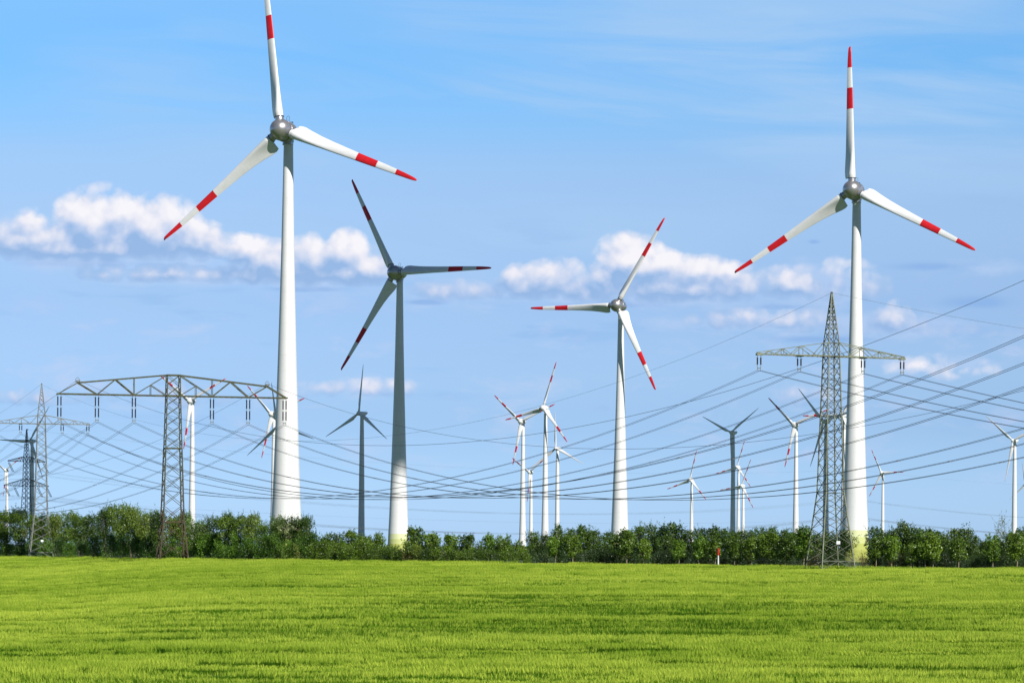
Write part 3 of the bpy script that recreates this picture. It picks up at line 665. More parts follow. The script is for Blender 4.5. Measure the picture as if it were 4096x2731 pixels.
# ------------------------------------------------------------------ lattice pylons
def arm_dir(a): return Vector((math.cos(a), math.sin(a), 0))
def body(mb_leg, mb_br, prof, panels, wl, wb, z0=0.0):
    """four tapering legs with X bracing; prof = [(z, half side)]; returns nothing"""
    zz = [p[0] for p in prof]; hh = [p[1] for p in prof]
    def P(i, z):
        h = float(np.interp(z, zz, hh)); return Vector((h*(1 if i in (1, 2) else -1), h*(1 if i in (2, 3) else -1), z))
    for i in range(4):
        for (za, zb) in zip(zz[:-1], zz[1:]): mb_leg[i].bar(P(i, za), P(i, zb), wl*(1 if zb < zz[-1]*.8 else .75), wl*(1 if zb < zz[-1]*.8 else .7))
    for (za, zb, horiz) in panels:
        for i in range(4):
            j = (i+1) % 4
            mb_br.bar(P(i, za), P(j, zb), wb); mb_br.bar(P(j, za), P(i, zb), wb*.96)
            if horiz: mb_br.bar(P(i, zb), P(j, zb), wb*1.3)
    return P
def auto_panels(prof, marks, k_=1.0):
    zz = [p[0] for p in prof]; hh = [p[1] for p in prof]; out = []; z = zz[0]
    for m_ in marks:
        span = m_-z; w = 2*float(np.interp((z+m_)/2, zz, hh))*k_; n = max(1, round(span/w))
        # heights in proportion to the width
        cuts = [z]
        for i in range(n):
            cuts.append(cuts[-1]+2*float(np.interp(cuts[-1], zz, hh))*k_)
        sc_ = (m_-z)/(cuts[-1]-z); cuts = [z+(c-z)*sc_ for c in cuts]
        for i in range(n): out.append((cuts[i], cuts[i+1], i == n-1))
        z = m_
    return out
def insulator(parent, p, length, stages, label=None):
    """double string hanging from p (local), strings spaced along the arm"""
    mb = MB(); hw = mb
    for sx in (-.24, .24):
        x = p[0]+sx*1.0; z = p[2]
        hw.bar((x, p[1], z), (x, p[1], z-.35), .05, n=4, mi=1)
        zc = z-.30; seg = (length-1.05-(.35 if stages > 1 else 0))/stages
        for s_ in range(stages):
            nsh = max(5, int(seg/.11)); prof = []
            for q in range(nsh):
                za = zc-seg*q/nsh; prof += [(za, .07), (za-seg/nsh*.45, .125), (za-seg/nsh*.9, .07)]
            m2 = MB(); m2.lathe(prof, 8); mb.add([(vx+x, vy+p[1], vz) for vx, vy, vz in m2.v], m2.f)
            for zh in (zc, zc-seg):
                hw.bar((x-.28*(1 if sx < 0 else -.2), p[1], zh), (x+.28*(1 if sx > 0 else -.2), p[1], zh+.03), .03, mi=1)
            zc -= seg
            if s_ < stages-1: hw.bar((x, p[1], zc), (x, p[1], zc-.35), .06, mi=1); zc -= .35
        hw.bar((x, p[1], zc+.02), (p[0]+sx*.9, p[1], z-length), .05, mi=1)
    hw.box((p[0], p[1], p[2]-length+.28), (.52, .05, .16), 1)
    o = mb.build('insulator', [M['insul'], M['galv']], parent)
    return o
def pylon_single(loc, rz, label, m, ak, signed=True):
    """single-level pylon, height about 35 m"""
    root = thing('lattice_pylon', loc, label, 'pylon', 'lattice pylons with one crossarm', rz)
    prof = [(-1.0, 2.44), (0, 2.33), (9.4, 1.30), (27.1, .80), (28.85, .75), (35.25, .07)]
    legs = [MB() for _ in range(4)]; br = MB()
    marks_low = auto_panels([(0.55, 2.27), (9.4, 1.30)], [9.4], .52)
    pan = [(.55, .56, True)]+marks_low+auto_panels(prof[2:], [27.1], .80)+[(27.1, 28.85, True)]+auto_panels(prof[4:], [35.0], .95)[:9]
    pan = [p for p in pan if p[1]-p[0] > .05 or p[2]]
    P = body(legs, br, prof, pan, .14, .065)
    for i in range(4):
        a, b = P(i, .55), P((i+1) % 4, .55); mid = (a+b)/2
        br.bar(a, b, .12); br.bar(mid, P(i, -.5), .07); br.bar(mid, P((i+1) % 4, -.5), .07)
        br.bar(P(i, 27.1), P((i+1) % 4, 27.1), .14)
    for l in legs: l.build('leg', m, root)
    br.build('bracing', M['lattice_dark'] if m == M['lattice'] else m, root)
    # crossarm
    for s_ in (-1, 1):
        arm = MB(); zb = 27.1
        yb = lambda d: .75*(1-(d-.8)/9.6)+.12
        bot = [.8, 2.4, 5.7, 7.9, 9.3, 10.3]; top = [(.75, 28.85), (4.25, 28.3), (6.8, 27.85), (8.6, 27.55), (10.2, 27.32)]
        for yy_ in (-1, 1):
            arm.bar((s_*.75, yy_*yb(.8), zb), (s_*10.4, yy_*yb(10.4), zb), .15)
            arm.bar((s_*.75, yy_*yb(.8), 28.85), (s_*10.3, yy_*yb(10.3), 27.3), .09)
            seq = []
            for i_ in range(5): seq.append((top[i_][0], top[i_][1])); seq.append((bot[i_+1], zb))
            for (a, b) in zip(seq[:-1], seq[1:]): arm.bar((s_*a[0], yy_*yb(a[0]), a[1]), (s_*b[0], yy_*yb(b[0]), b[1]), .075)
            arm.bar((s_*4.25, yy_*yb(4.25), 28.3), (s_*4.25, yy_*yb(4.25), zb), .07); arm.bar((s_*6.8, yy_*yb(6.8), 27.85), (s_*6.8, yy_*yb(6.8), zb), .06)
        for i_ in range(5):
            a, b = bot[i_], bot[i_+1]
            arm.bar((s_*a, yb(a), zb), (s_*b, -yb(b), zb), .06); arm.bar((s_*b, -yb(b), zb), (s_*b, yb(b), zb), .07)
        for (a, z) in top[1:]: arm.bar((s_*a, -yb(a), z), (s_*a, yb(a), z), .07)
        arm.box((s_*4.45, 0, zb-.12), (.75, 1.0, .12)); arm.box((s_*9.98, 0, zb-.12), (.8, .45, .1))
        arm.v = [(s_*(.75+(abs(x)-.75)*ak) if abs(x) > .75 else x, y, z) for x, y, z in arm.v]
        ao = arm.build('crossarm', m, root)
        for d in (4.45*ak, 9.98*ak): insulator(root, (s_*d, 0, zb-.15), 1.95, 1)
    mb = MB(); mb.box((0, 0, 35.3), (.22, .22, .3)); mb.build('peak_cap', M['dark'], root)
    if signed:
        mb = MB(); h = float(np.interp(2.95, [0, 9.4], [2.33, 1.30])); mb.box((.1, -h-.08, 2.95), (.52, .03, .42)); mb.build('plate', M['sign'], root)
    return root
RA = Vector(((3321-CX)/F*377, 377, 0)); RA.z = gz(RA.x, RA.y)+.3; LA = Vector(((163-CX)/F*600, 600, 0)); LA.z = gz(LA.x, LA.y)+.3
AR, AL = R(20.4), R(13.7); KR, KL = 1.035, .955
pylon_single((RA.x, RA.y, .23), AR, 'green grey lattice pylon with one crossarm in front of the ringed turbine tower', M['lattice'], KR)
pylon_single((LA.x, LA.y, .81), AL, 'silvery lattice pylon with one crossarm at the left end of the hedge', M['galv'], KL)

def pylon_portal(loc, rz):
    root = thing('lattice_pylon', loc, 'mossy, rusty portal pylon with a very wide crossarm carrying six pairs of insulators', 'pylon', None, rz)
    m = M['portal']
    prof = [(-.8, 2.25), (0, 2.15), (5.3, 1.60), (16.7, 1.25), (24.8, 1.04), (28.0, .98)]
    legs = [MB() for _ in range(4)]; br = MB()
    pan = [(0, 2.3, False), (2.3, 5.3, True)]+auto_panels(prof[2:], [16.7, 24.8, 28.0], .74)
    P = body(legs, br, prof, pan, .18, .078)
    for i in range(4):
        for z, w in ((5.3, .18), (16.7, .18), (24.8, .22), (28.0, .18)): br.bar(P(i, z), P((i+1) % 4, z), w)
    for l in legs: l.build('leg', m, root)
    br.build('bracing', m, root)
    HY = .62
    for s_ in (-1, 1):
        arm = MB(); zb = 24.8; zt = lambda d: 28.0-(d-1)*(1.45/14.3)
        for yy_ in (-HY, HY):
            arm.bar((s_*1.0, yy_, zb), (s_*18.6, yy_, zb), .20); arm.bar((s_*.95, yy_, 28.0), (s_*15.3, yy_, zt(15.3)), .18)
            for (a, b) in [((1.0, 28.0), (6.3, zb)), ((6.3, zb), (9.3, zt(9.3))), ((9.3, zt(9.3)), (12.2, zb)), ((12.2, zb), (15.3, zt(15.3))), ((15.3, zt(15.3)), (18.4, zb))]:
                arm.bar((s_*a[0], yy_, a[1]), (s_*b[0], yy_, b[1]), .15 if a[0] > 1 else .12)
            arm.bar((s_*6.3, yy_, zb), (s_*6.3, yy_, zt(6.3)), .10)
            arm.bar((s_*3.65, yy_, zb), (s_*3.65, yy_, 26.4), .09); arm.bar((s_*3.65, yy_, 26.4), (s_*1.0, yy_, zb), .10)
        for d in (6.3, 9.3, 12.2, 15.3, 18.4):
            z = zb if d in (6.3, 12.2, 18.4) else zt(d); arm.bar((s_*d, -HY, z), (s_*d, HY, z), .12)
        for a, b, q in ((1, 3.6, 1), (3.6, 6.3, -1), (6.3, 9.2, 1), (9.2, 12.2, -1), (12.2, 15.3, 1), (15.3, 18.4, -1)):
            arm.bar((s_*a, -HY*q, zb), (s_*b, HY*q, zb), .08)
        n_ = 7
        for i_ in range(n_):        # lacing in the sloping strut pair
            t0, t1 = i_/n_, (i_+1)/n_; q = 1 if i_ % 2 else -1
            pa = Vector((6.3+3*t0, -HY*q, zb+(zt(9.3)-zb)*t0)); pb = Vector((6.3+3*t1, HY*q, zb+(zt(9.3)-zb)*t1))
            arm.bar((s_*pa.x, pa.y, pa.z), (s_*pb.x, pb.y, pb.z), .06)
        arm.v = [(x*.963 if abs(x) > 1.2 else x, y, z) for x, y, z in arm.v]
        ao = arm.build('crossarm', m, root)
        for d in (6.07, 11.75, 17.5): insulator(root, (s_*d, 0, zb-.12), 4.1, 2)
        hb = MB(); b = Vector((s_*15.3*.963, 0, zt(15.3)+.1)); hb.tube([b+Vector((-.3, 0, 0)), b+Vector((-.32, 0, .45)), b+Vector((0, 0, .75)), b+Vector((.32, 0, .45)), b+Vector((.3, 0, 0))], .045, 5); hb.box(b+Vector((0, 0, .12)), (.5, 1.3, .2))
        hb.build('earth_wire_clamp', M['galv'], ao)
    return root
PB = Vector(((689-CX)/F*450, 450, .87)); AB = R(14.7)
pylon_portal((PB.x, PB.y, PB.z), AB)

def pylon_double(loc, rz, label, lean):
    root = thing('lattice_pylon', loc, label, 'pylon', 'dark far pylons with two crossarms', rz)
    m = M['navy']
    prof = [(-1, 2.7), (0, 2.6), (12, 1.65), (27.4, 1.05), (39, .85), (49.5, .12)]
    legs = [MB() for _ in range(4)]; br = MB()
    pan = auto_panels(prof[1:], [12, 27.4, 30.2, 37, 39, 49.3], .85)
    body(legs, br, prof, pan, .17, .08)
    for l in legs: l.build('leg', m, root)
    br.build('bracing', m, root)
    for z, zt_, hl, dd in ((27.4, 30.2, 10.6, (9.9, 5.6)), (37.0, 39.0, 8.8, (8.3,))):
        for s_ in (-1, 1):
            arm = MB()
            for yy_ in (-1, 1):
                arm.bar((s_*.9, yy_*.9, z), (s_*hl, yy_*.15, z), .16); arm.bar((s_*.9, yy_*.9, zt_), (s_*hl, yy_*.15, z+.25), .14)
                n_ = 6
                for i_ in range(n_):
                    xa, xb = .9+(hl-.9)*i_/n_, .9+(hl-.9)*(i_+1)/n_; yf = lambda x: yy_*(.9-.75*(x-.9)/(hl-.9)); zf = lambda x: zt_+(z+.25-zt_)*(x-.9)/(hl-.9)
                    arm.bar((s_*xa, yf(xa), z), (s_*(xa+xb)/2, yf((xa+xb)/2), zf((xa+xb)/2)), .09); arm.bar((s_*(xa+xb)/2, yf((xa+xb)/2), zf((xa+xb)/2)), (s_*xb, yf(xb), z), .09)
            ao = arm.build('crossarm', m, root)
            for d in dd:
                mb = MB()
                for o_ in (-.3, .3):
                    mb.bar((s_*d+o_, 0, z-.1), (s_*d+o_, 0, z-.7), .07); mb.bar((s_*d+o_, 0, z-.7), (s_*d+o_+lean[0], lean[1], z-3.9), .22, n=6)
                mb.bar((s_*d-.3+lean[0], lean[1], z-4), (s_*d+.3+lean[0], lean[1], z-4), .12)
                mb.build('insulator', M['insul'], root)
    mb = MB(); mb.box((.3, 0, 49.6), (.9, .2, .35)); mb.build('peak_cap', M['dark'], root)
    return root
PC1 = Vector(((104-CX)/F*1140, 1140, 0)); PC2 = Vector((188.0, 1600, 0))
AC = R(45)
pylon_double((PC1.x, PC1.y, PC1.z), AC, 'dark far pylon with two crossarms seen behind the silvery pylon at left', (1.1, -1.1))
pylon_double((PC2.x, PC2.y, PC2.z), R(62), 'dark far pylon with two crossarms almost hidden behind the ringed turbine tower', (.0, 0))

# ------------------------------------------------------------------ wires
def catenary(a, b, sag, n=56):
    out = []
    for i in range(n+1):
        t = i/n; p = a.lerp(b, t); p.z -= 4*sag*t*(1-t); out.append(p)
    return out
def single_wire(a, b, sag, r, m, label, group):
    a, b = Vector(a), Vector(b); base = a.copy()
    mb = MB(); mb.tube([p-base for p in catenary(a, b, sag)], r, 3)
    o = mb.build('overhead_wire', m); o.location = base; return tag(o, label, 'wire', group)
def twin_wire(a, b, sag, da, db, r, m, label, group, gap=.44, spacers=(.22, .45, .7), vertical=False):
    a, b = Vector(a), Vector(b); base = a.copy()
    root = thing('overhead_line', base, label, 'wire', group)
    for s_ in (-1, 1):
        if vertical: oa = ob = Vector((0, 0, gap/2*s_))
        else: oa, ob = da*gap/2*s_, db*gap/2*s_
        mb = MB(); mb.tube([p-base for p in catenary(a+oa, b+ob, sag)], r, 3); mb.build('conductor', m, root)
    for t in spacers:
        p = a.lerp(b, t); p.z -= 4*sag*t*(1-t); d = da.lerp(db, t)
        if vertical: d = Vector((0, 0, 1))
        mb = MB(); mb.bar(p-base-d*(gap/2+.03), p-base+d*(gap/2+.03)+Vector((.12, 0, 0)), .07); mb.build('spacer', M['wirelight'], root)
    return root
up = Vector((0, 0, 1))
RB = Vector((RA.x, RA.y, .23)); LB = Vector((LA.x, LA.y, .81))
ER = relevel(Vector((239.6, 238.2, -.8))); EL_ = relevel(Vector((-197.15, 783.3, 1.03)))
GA, GB, GC = 'wires of the single crossarm pylons', 'wires of the wide portal pylon', 'thin far wires of the dark pylons'
nm = {-9.98: 'outer left', -4.45: 'inner left', 4.45: 'inner right', 9.98: 'outer right'}
zw = 25.0
single_wire(RB+up*35.35, LB+up*35.2, 15.2, .016, M['wirelight'], 'thin earth wire from the right pylon peak to the left pylon peak', GA)
single_wire(RB+up*35.35, ER+up*35.2, 14.45, .016, M['wirelight'], 'thin earth wire falling from the right pylon peak to the right edge', GA)
single_wire(LB+up*35.35, EL_+up*35.2, 11, .018, M['wirelight'], 'thin earth wire falling from the left pylon peak to the left edge', GA)
for d, w in nm.items():
    aR_, aL_ = arm_dir(AR), arm_dir(AL)
    twin_wire(RB+aR_*d*KR+up*zw, LB+aL_*d*KL+up*zw, 14.9, aR_, aL_, .027, M['wire'], f'twin wires from the {w} insulator of the right pylon to the left pylon', GA)
    aE = arm_dir(R(-1.2)); twin_wire(RB+aR_*d*KR+up*zw, ER+aE*d+up*zw, 15.8, aR_, aE, .026, M['wire'], f'twin wires from the {w} insulator of the right pylon to the right edge', GA)
    aE = arm_dir(R(20)); twin_wire(LB+aL_*d*KL+up*zw, EL_+aE*d+up*zw, 14, aL_, aE, .027, M['wire'], f'twin wires from the {w} insulator of the silvery left pylon to the left edge', GA)
EB = relevel(Vector((72.4, 245.06, 31.2))); aEB = arm_dir(.23); EB0 = relevel(Vector((-178, 745.6, 27.5))); aEB0 = arm_dir(.32); aB = arm_dir(AB)
for s_, w in ((-1, 'left'), (1, 'right')):
    p0 = PB+aB*15.3*.963*s_+up*27.0
    single_wire(p0, EB+aEB*15.3*s_, 15.0, .024, M['wire'], f'dark earth wire from the {w} end of the portal pylon rising to the right edge', GB)
    single_wire(p0, EB0+aEB0*15.3*s_, 10.5, .024, M['wire'], f'dark earth wire from the {w} end of the portal pylon falling to the left edge', GB)
for d, w in ((-18.2, 'outermost left'), (-12.2, 'middle left'), (-6.3, 'inner left'), (6.3, 'inner right'), (12.2, 'middle right'), (18.2, 'outermost right')):
    p0 = PB+aB*d*.963+up*20.6
    twin_wire(p0, EB+aEB*d-up*6.2, 15.1, aB, aEB, .028, M['wire'], f'twin wires from the {w} insulator of the portal pylon to the right edge', GB)
    twin_wire(p0, EB0+aEB0*d-up*6.1, 11.5, aB, aEB0, .028, M['wire'], f'twin wires from the {w} insulator of the portal pylon to the left edge', GB)
aC1, aC2 = arm_dir(AC), arm_dir(R(62)); PC0 = PC1+Vector((-330, -120, 0)); PC3 = PC2+Vector((330, 60, 0))
for (z, dd, lv) in ((33.1, (-8.3, 8.3), 'upper'), (23.5, (-9.9, -5.6, 5.6, 9.9), 'lower')):
    for d in dd:
        w = {-9.9: 'outer left', -8.3: 'left', -5.6: 'inner left', 5.6: 'inner right', 8.3: 'right', 9.9: 'outer right'}[d]
        sp = tuple(np.linspace(.08, .92, 8)+.01*d/10)
        kw = dict(gap=.40, spacers=sp, vertical=True)
        twin_wire(PC1+aC1*d+up*z, PC2+aC2*d+up*z, 12, up, up, .022, M['wirelight'], f'far wires between the two dark pylons, {w} one on the {lv} crossarm', GC, **kw)
        twin_wire(PC1+aC1*d+up*z, PC0+aC1*d+up*z, 9, up, up, .022, M['wirelight'], f'far wires from the dark left pylon to the left edge, {w} on {lv} crossarm', GC, **kw)
        twin_wire(PC2+aC2*d+up*z, PC3+aC2*d+up*z, 11, up, up, .022, M['wirelight'], f'far wires right of the ringed tower, {w} one of the {lv} crossarm', GC, **kw)
single_wire(PC1+up*49.6, PC2+up*49.6, 8, .02, M['wirelight'], 'faint highest wire between the two dark far pylons', GC)
single_wire(PC1+up*22.5, PC2+up*22.0, 5.2, .02, M['wirelight'], 'faint single wire between the two levels of far wires', GC)
single_wire(PC1+up*49.6, PC0+up*49.6, 8, .02, M['wirelight'], 'faint highest far wire at the left edge', GC)
single_wire(PC2+up*49.6, PC3+up*49.6, 9, .02, M['wirelight'], 'faint highest far wire right of the ringed tower', GC)

# ------------------------------------------------------------------ trees
def leaf_cloud(r, blobs, n, size, zmin=0.0, vert=0.0):
    """leaf-sized faces on and inside overlapping lobes"""
    bl = np.array(blobs); vol = bl[:, 3]*bl[:, 4]; pick = r.choice(len(bl), n, p=vol/vol.sum()); b = bl[pick]
    d = r.normal(size=(n, 3)); d /= np.linalg.norm(d, axis=1)[:, None]
    rad = r.uniform(.4, 1.0, n)**.35*(1+r.normal(0, .08, n))
    P = b[:, :3]+d*np.stack([b[:, 3], b[:, 3], b[:, 4]], 1)*rad[:, None]
    P = P[P[:, 2] > zmin]; n = len(P); d = d[:n]
    nrm = r.normal(size=(n, 3))*.60+d*.8+np.array([0, 0, .25]); nrm /= np.linalg.norm(nrm, axis=1)[:, None]
    t = np.cross(nrm, r.normal(size=(n, 3))+np.array([0, 0, vert])); t /= np.linalg.norm(t, axis=1)[:, None]; bt = np.cross(nrm, t)
    s = (size*r.uniform(.6, 1.3, n))[:, None]
    V = np.stack([P-t*s*.5, P-bt*s*.32+nrm*s*.08, P+t*s*.5, P+bt*s*.32+nrm*s*.08], 1).reshape(-1, 3)
    return V, np.arange(4*n).reshape(n, 4)
def trunk_mesh(r, h, spread, th, stems, mt):
    mb = MB()
    for s_ in range(stems):
        a0 = r.uniform(0, 6.28); lean = r.uniform(.0, .25)*(1 if stems > 1 else .4); x, y = math.cos(a0)*.25*(stems > 1), math.sin(a0)*.25*(stems > 1)
        pts_ = []; n_ = 6
        for i in range(n_+1):
            t = i/n_; pts_.append(Vector((x+math.cos(a0)*lean*h*t+r.normal(0, .03*h/6), y+math.sin(a0)*lean*h*t+r.normal(0, .03*h/6), t*h*.82-.3*(i == 0))))
        mb.tube(pts_, [th*(1-.85*i/n_) for i in range(n_+1)], 6)
        for q in range(6):
            i = r.integers(2, n_); p = pts_[i]; a = r.uniform(0, 6.28); l = spread*r.uniform(.5, .9)
            e = p+Vector((math.cos(a)*l, math.sin(a)*l, l*r.uniform(.5, 1.1))); mid = p.lerp(e, .5)+Vector((0, 0, -.1*l))
            mb.tube([p, mid, e], [th*.45, th*.3, th*.08], 5)
    return mb.mesh('trunk', mt, True)
KINDS = {}
def make_kind(name, h, cw, cz0, nblob, leaves, lsize, matl, bark, th, stems, variants, lobe=(.22, .34), top=.5, flat=1.0):
    vs = []
    for q in range(variants):
        r = np.random.default_rng(hash(name) % 1000 if False else sum(map(ord, name))*7+q)
        bl = []
        for i in range(nblob):
            t = r.uniform(0, 1); z = cz0+(h-cz0)*t
            env = math.sin(math.pi*min(1, max(0, (.12+.80*t))))**.6 if top > 0 else 1
            a = r.uniform(0, 6.28); rr = cw/2*env*r.uniform(.25, .78)
            s = cw*r.uniform(*lobe)*(.75+.4*env); bl.append((math.cos(a)*rr, math.sin(a)*rr*flat, min(z, h-s*.6), s, s*r.uniform(.7, 1.1)))
        V, Fq = leaf_cloud(r, bl, leaves, lsize, .02, .0)
        # sprigs reaching past the outline
        sp = []
        for i in range(int(nblob*2.6)):
            b = bl[r.integers(len(bl))]; a = r.uniform(0, 6.28); e = r.uniform(.5, 1.5)
            for s_ in np.linspace(.8, r.uniform(1.2, 2.0), 9):
                sp.append((b[0]+math.cos(a)*math.cos(e)*b[3]*s_, b[1]+math.sin(a)*math.cos(e)*b[3]*s_, b[2]+math.sin(e)*b[4]*s_*1.1, lsize*.6, lsize*.6))
        V2, F2 = leaf_cloud(r, sp, len(sp)*2, lsize*.8, .02)
        V = np.concatenate([V, V2]); Fq = np.concatenate([Fq, F2+len(V)-len(V2)])
        vs.append((npmesh('crown', V, Fq, [matl]), trunk_mesh(r, h, cw*.42, th, stems, bark)))
    KINDS[name] = (vs, h)
make_kind('hedge_tree', 9.0, 5.2, 3.8, 36, 6400, .25, M['leaf_hedge'], M['bark'], .16, 3, 6, lobe=(.13, .23))
make_kind('undergrowth_shrub', 4.6, 5.2, .3, 28, 5200, .23, M['leaf_under'], M['bark'], .06, 3, 5, lobe=(.15, .25))
make_kind('young_maple', 3.3, 2.15, 1.2, 24, 2100, .17, M['leaf_maple'], M['barklight'], .065, 1, 7, lobe=(.13, .22))
make_kind('roadside_tree', 5.2, 3.3, 1.9, 30, 3200, .20, M['leaf_back'], M['bark'], .09, 2, 7, lobe=(.13, .24))
make_kind('dark_shrub', 2.6, 3.6, .1, 18, 3000, .18, M['leaf_dark'], M['bark'], .05, 2, 4)
make_kind('brown_shrub', 1.3, 2.4, .05, 14, 900, .12, M['leaf_brown'], M['bark'], .03, 3, 4)
make_kind('low_hedge_shrub', 2.9, 3.0, .1, 16, 2200, .20, M['leaf_hedge'], M['bark'], .05, 3, 5)
make_kind('pale_tree', 9.0, 6.5, 3.0, 16, 650, .30, M['leaf_pale'], M['barklight'], .14, 2, 1)
make_kind('distant_tree', 11.0, 8.0, 1.5, 18, 1500, .7, M['leaf_back'], M['bark'], .25, 1, 4)
LM = [(0, 'the left photo edge'), (163, 'the silvery left pylon'), (690, 'the rusty portal pylon'), (1145, 'the nearest turbine tower'), (1590, 'the shaded turbine tower'), (2092, 'the crossing turbine pair'),
      (2480, 'the level bladed turbine'), (2873, 'the red and white post'), (3320, 'the right lattice pylon'), (3480, 'the ringed turbine tower'), (3960, 'the pale wispy tree')]
ORD = ['first', 'second', 'third', 'fourth', 'fifth', 'sixth', 'seventh', 'eighth', 'ninth', 'tenth', 'eleventh', 'twelfth', 'thirteenth', 'fourteenth', 'fifteenth', 'sixteenth']
rt = np.random.default_rng(77)
def row(kind, desc, group, items, cat):
    """items: (px, behind edge m, height m, width factor)"""
    vs, h0 = KINDS[kind]; items = sorted(items); cnt = {}; placed = []
    for it in items:
        j = max(i for i, (x, _) in enumerate(LM) if x <= max(it[0], 0)); cnt[j] = cnt.get(j, 0)+1; placed.append((it, j, cnt[j]))
    for n_, ((px, back, h, wf), j, c) in enumerate(placed):
        Y = float(edge(px))+back; x = (px-CX)/F*Y; z = gz(x, Y)
        nth = ORD[min(c-1, 15)]
        o = thing(kind, (x, Y, z), f'{desc}, {nth} to the right of {LM[j][1]}' if len(items) > 1 else 'pale wispy nearly leafless tree rising behind the row near the right edge', cat, group, rt.uniform(0, 6.28))
        s = h/h0; o.scale = (s*wf, s*wf, s)
        cr, tr = vs[int(rt.integers(len(vs)))]
        link('crown', cr, o); link('trunk', tr, o)
def topY(px, tops):          # wanted tree top row -> height
    return float(np.interp(px, [t[0] for t in tops], [t[1] for t in tops]))
def height_for(px, back, py): 
    Y = float(edge(px))+back; x = (px-CX)/F*Y; return PX(px, py, Y).z-gz(x, Y)
tops = [(-100, 2050), (60, 2045), (220, 2062), (330, 2050), (480, 2025), (560, 2045), (720, 2060), (800, 2065), (900, 2042), (1000, 2050), (1070, 2075), (1180, 2050), (1240, 2075), (1290, 2130)]
it = []
x = -70
while x < 1260:
    py = topY(x, tops)+rt.uniform(-6, 26); it.append((x, rt.uniform(5, 9), height_for(x, 7, py), rt.uniform(.75, 1.0))); x += rt.uniform(42, 62)
row('hedge_tree', 'tall tree of the left hedge', 'tall trees of the left hedge', it, 'tree')
it = []; x = -60
while x < 1290:
    it.append((x, rt.uniform(3.5, 5), rt.uniform(2.9, 4.2), rt.uniform(.8, 1.05))); x += rt.uniform(42, 58)
row('undergrowth_shrub', 'dense shrub under the left hedge', 'shrubs at the foot of the left hedge', it, 'shrub')
it = []; x = 1270
while x < 2130:
    it.append((x, rt.uniform(1.5, 3.5), height_for(x, 2, (2168 if x < 1500 else 2190 if x < 1680 else 2200)+rt.uniform(-8, 14)), rt.uniform(.9, 1.3))); x += rt.uniform(34, 48)
row('low_hedge_shrub', 'low olive shrub', 'low shrubs along the middle of the field edge', it, 'shrub')
mid = [(1315, 2138), (1392, 2128), (1460, 2148), (1512, 2142), (1660, 2115), (1722, 2138), (1805, 2142), (1868, 2142), (1960, 2143), (2010, 2150), (2078, 2165)]
row('young_maple', 'young tree above the shrubs', 'young trees above the low shrubs', [(p, 6, height_for(p, 6, q), 1.15) for p, q in mid], 'tree')
fr = [(2220, 2150), (2290, 2145), (2508, 2125), (2576, 2160), (2716, 2165), (2796, 2150), (2860, 2160), (2937, 2150), (3005, 2155), (3081, 2135), (3142, 2155), (3215, 2130), (3504, 2155), (3566, 2150), (3644, 2180), (3700, 2130), (3732, 2140), (3834, 2150), (3972, 2150), (4068, 2138)]
row('young_maple', 'small front row maple', 'small maples planted along the field edge', [(p, 1.5, height_for(p, 1.5, q), 1.0) for p, q in fr], 'tree')
btops = [(2130, 2140), (2200, 2128), (2260, 2118), (2400, 2120), (2470, 2128), (2530, 2118), (2660, 2105), (2740, 2120), (2850, 2118), (2960, 2125), (3020, 2122), (3100, 2118), (3200, 2122), (3260, 2128), (3330, 2130), (3420, 2150), (3500, 2118), (3610, 2112), (3680, 2125), (3740, 2118), (3850, 2130), (3900, 2150), (3960, 2150), (4060, 2135), (4120, 2120)]
it = []; x = 2140
while x < 4160:
    if not (3395 < x < 3475): it.append((x, rt.uniform(9, 14), height_for(x, 11, topY(x, btops)+rt.uniform(-12, 20)), rt.uniform(.85, 1.3)))
    x += rt.uniform(38, 56)
row('roadside_tree', 'taller tree behind the maples', 'taller trees behind the small maples', it, 'tree')
it = []; x = 2120
while x < 4160:
    if not (3385 < x < 3480): it.append((x, rt.uniform(4, 7), rt.uniform(1.6, 2.4), rt.uniform(.8, 1.1)))
    x += rt.uniform(46, 64)
row('dark_shrub', 'dark shrub behind the maples', 'dark shrubs under the roadside trees', it, 'shrub')
row('brown_shrub', 'low reddish brown shrub', 'low brown shrubs at the field edge', [(3405, 2, .9, .7), (3455, 2, 1.45, .75), (3500, 2.5, .9, .8), (3565, 3, 1.5, .9), (3600, 3, 1.3, .8), (3665, 3, .95, .9), (3705, 3, .8, .8), (1640, 1.4, 1.4, .9), (3240, 3, 1.0, .8), (3270, 3, 1.4, .8)], 'shrub')
row('pale_tree', 'pale wispy nearly leafless tree near the right edge', None, [(4005, 60, height_for(4005, 60, 2092), .62)], 'tree')
# trees far beyond the fields, each standing by itself
vs, h0 = KINDS['distant_tree']
for i, (px, py, Y) in enumerate([(1345, 2150, 900), (1480, 2158, 950), (1745, 2165, 1000), (1920, 2170, 1050), (2040, 2172, 1100), (2140, 2160, 900), (3920, 2165, 900), (4040, 2160, 950), (560, 2150, 1000), (240, 2150, 1100)]):
    h = (H0-py)/F*Y+1.3
    j = max(q for q, (x, _) in enumerate(LM) if x <= px)
    o = thing('distant_tree', ((px-CX)/F*Y, Y, 0), f'distant tree top just right of {LM[j][1]}, {["farther", "nearer", "lowest"][i % 3]} one', 'tree', 'distant trees beyond the hedge', i)
    o.scale = (h/h0*.9, h/h0*.9, h/h0); cr, tr = vs[i % 4]; link('crown', cr, o); link('trunk', tr, o)
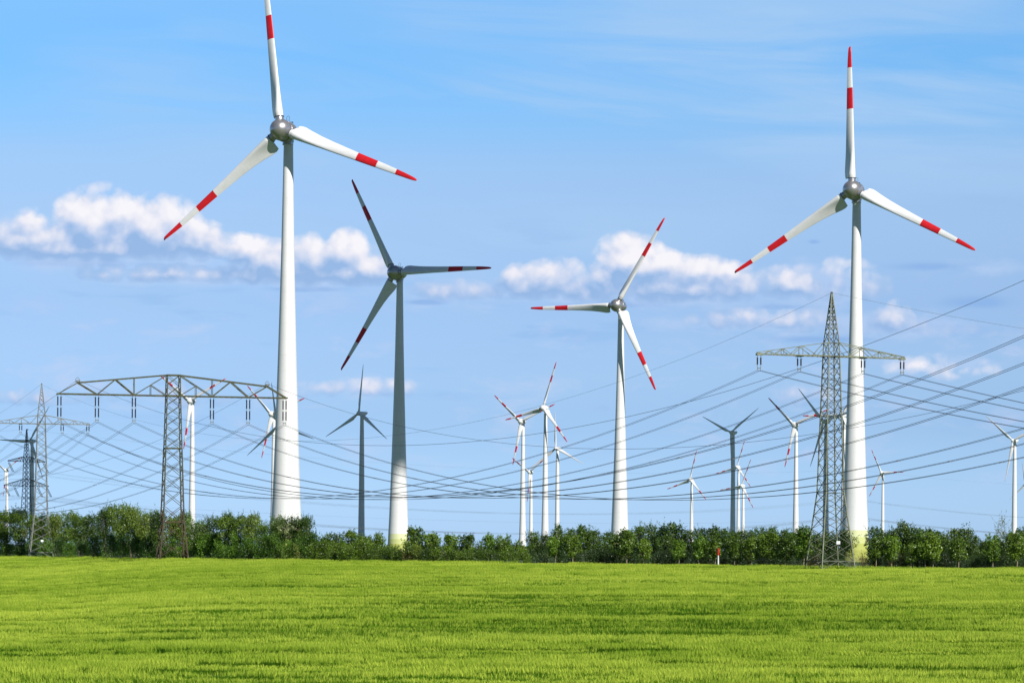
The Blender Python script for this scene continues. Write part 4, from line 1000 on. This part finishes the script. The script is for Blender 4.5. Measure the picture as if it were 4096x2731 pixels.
# far wood on the horizon: one mass
V_, F_ = [], []
r = np.random.default_rng(9)
bl = []
for i in range(700):
    px = r.uniform(-400, 4500); Y = r.uniform(1900, 2300); hh = r.uniform(5, 9); bl.append(((px-CX)/F*Y, Y, hh*.5, r.uniform(5, 9), hh*.55))
Vw, Fw = leaf_cloud(r, bl, 60000, 1.6, -.3)
wood = link('far_woodland', npmesh('far_woodland', Vw, Fw, [M['leaf_far']])); wood['kind'] = 'stuff'; tag(wood, 'low dark line of far woodland on the horizon behind the hedges', 'woodland')

# ------------------------------------------------------------------ small things
Y = float(edge(2873))+.3; x = (2873-CX)/F*Y; z = gz(x, Y)
t = thing('marker_post', (x, Y, z), 'white marker post with a red top standing at the field edge among the maples', 'post')
mb = MB(); mb.lathe([(-.3, .10), (1.75, .10)], 16); mb.build('post', M['sign'], t, True)
mb = MB(); mb.lathe([(1.75, .125), (2.55, .125), (2.66, .10), (2.70, .03)], 16); mb.build('post_cap', M['red'], t, True)
# church far away
Y = 3000.; b = PX(1346, 2218, Y); t = thing('church', (b.x, Y, 0), 'tiny far church spire on the horizon between two tree tops', 'church')
mb = MB(); mb.box((0, 0, 6), (6, 6, 12)); mb.build('church_tower', M['concrete'], t)
mb = MB(); mb.lathe([(12, 4.2), (14, 2.6), (23, .1)], 8); mb.build('spire', M['navy'], t)

# ------------------------------------------------------------------ clouds between the sun and the shaded turbines (high overhead, out of the picture)
ico = bmesh.new(); bmesh.ops.create_icosphere(ico, subdivisions=1, radius=1); IV = np.array([v.co[:] for v in ico.verts]); IF = np.array([[v.index for v in f.verts] for f in ico.faces]); ico.free()
def cloud(target, alt, rx, rz, n, seed, skew=0.0):
    k_ = (alt-target.z)/SUN.z; c = target+SUN*k_
    r = np.random.default_rng(seed)
    e1 = Vector((0, 0, 1)).cross(SUN).normalized(); e2 = SUN.cross(e1).normalized()      # across / up, seen from the sun
    d = r.normal(size=(n, 2)); rad = r.uniform(0, 1, n)**.5; d = d/np.linalg.norm(d, axis=1)[:, None]*rad[:, None]
    dep = r.normal(0, 14, n)
    P = np.array(c)+np.outer(d[:, 0]*rx, e1)+np.outer(d[:, 1]*rz, e2)+np.outer(dep, SUN)
    s = r.uniform(3.5, 7.5, n)*(1.25-.75*rad)
    V = (IV[None]*s[:, None, None]*np.array([1, 1, .7])+P[:, None]).reshape(-1, 3); Fq = (IF[None]+np.arange(n)[:, None, None]*len(IV)).reshape(-1, 3)
    o = link('cloud', npmesh('cloud', V-np.array(c), Fq, [M['cloud']])); o.location = c; structure(o)
def hubp(key, dz=0):
    for t in TURB:
        if t[0] == key: Y = t[2] or YF[key]*35/41; return PX(t[0], t[1], Y)+Vector((0, 0, dz))
cloud(hubp(1577, 10), 620, 68, 64, 5200, 1)
cloud(hubp(1435, -38), 640, 52, 88, 2600, 2)
cloud(hubp(1110, -30), 640, 52, 80, 2600, 3)
cloud(hubp(2923.6, -25), 640, 52, 74, 2600, 4)
cloud(hubp(3294, -30), 640, 52, 80, 2600, 5)
cloud(hubp(119, -38), 640, 56, 90, 2600, 6)
cloud(PC1+Vector((0, 0, 24)), 560, 24, 42, 700, 7)
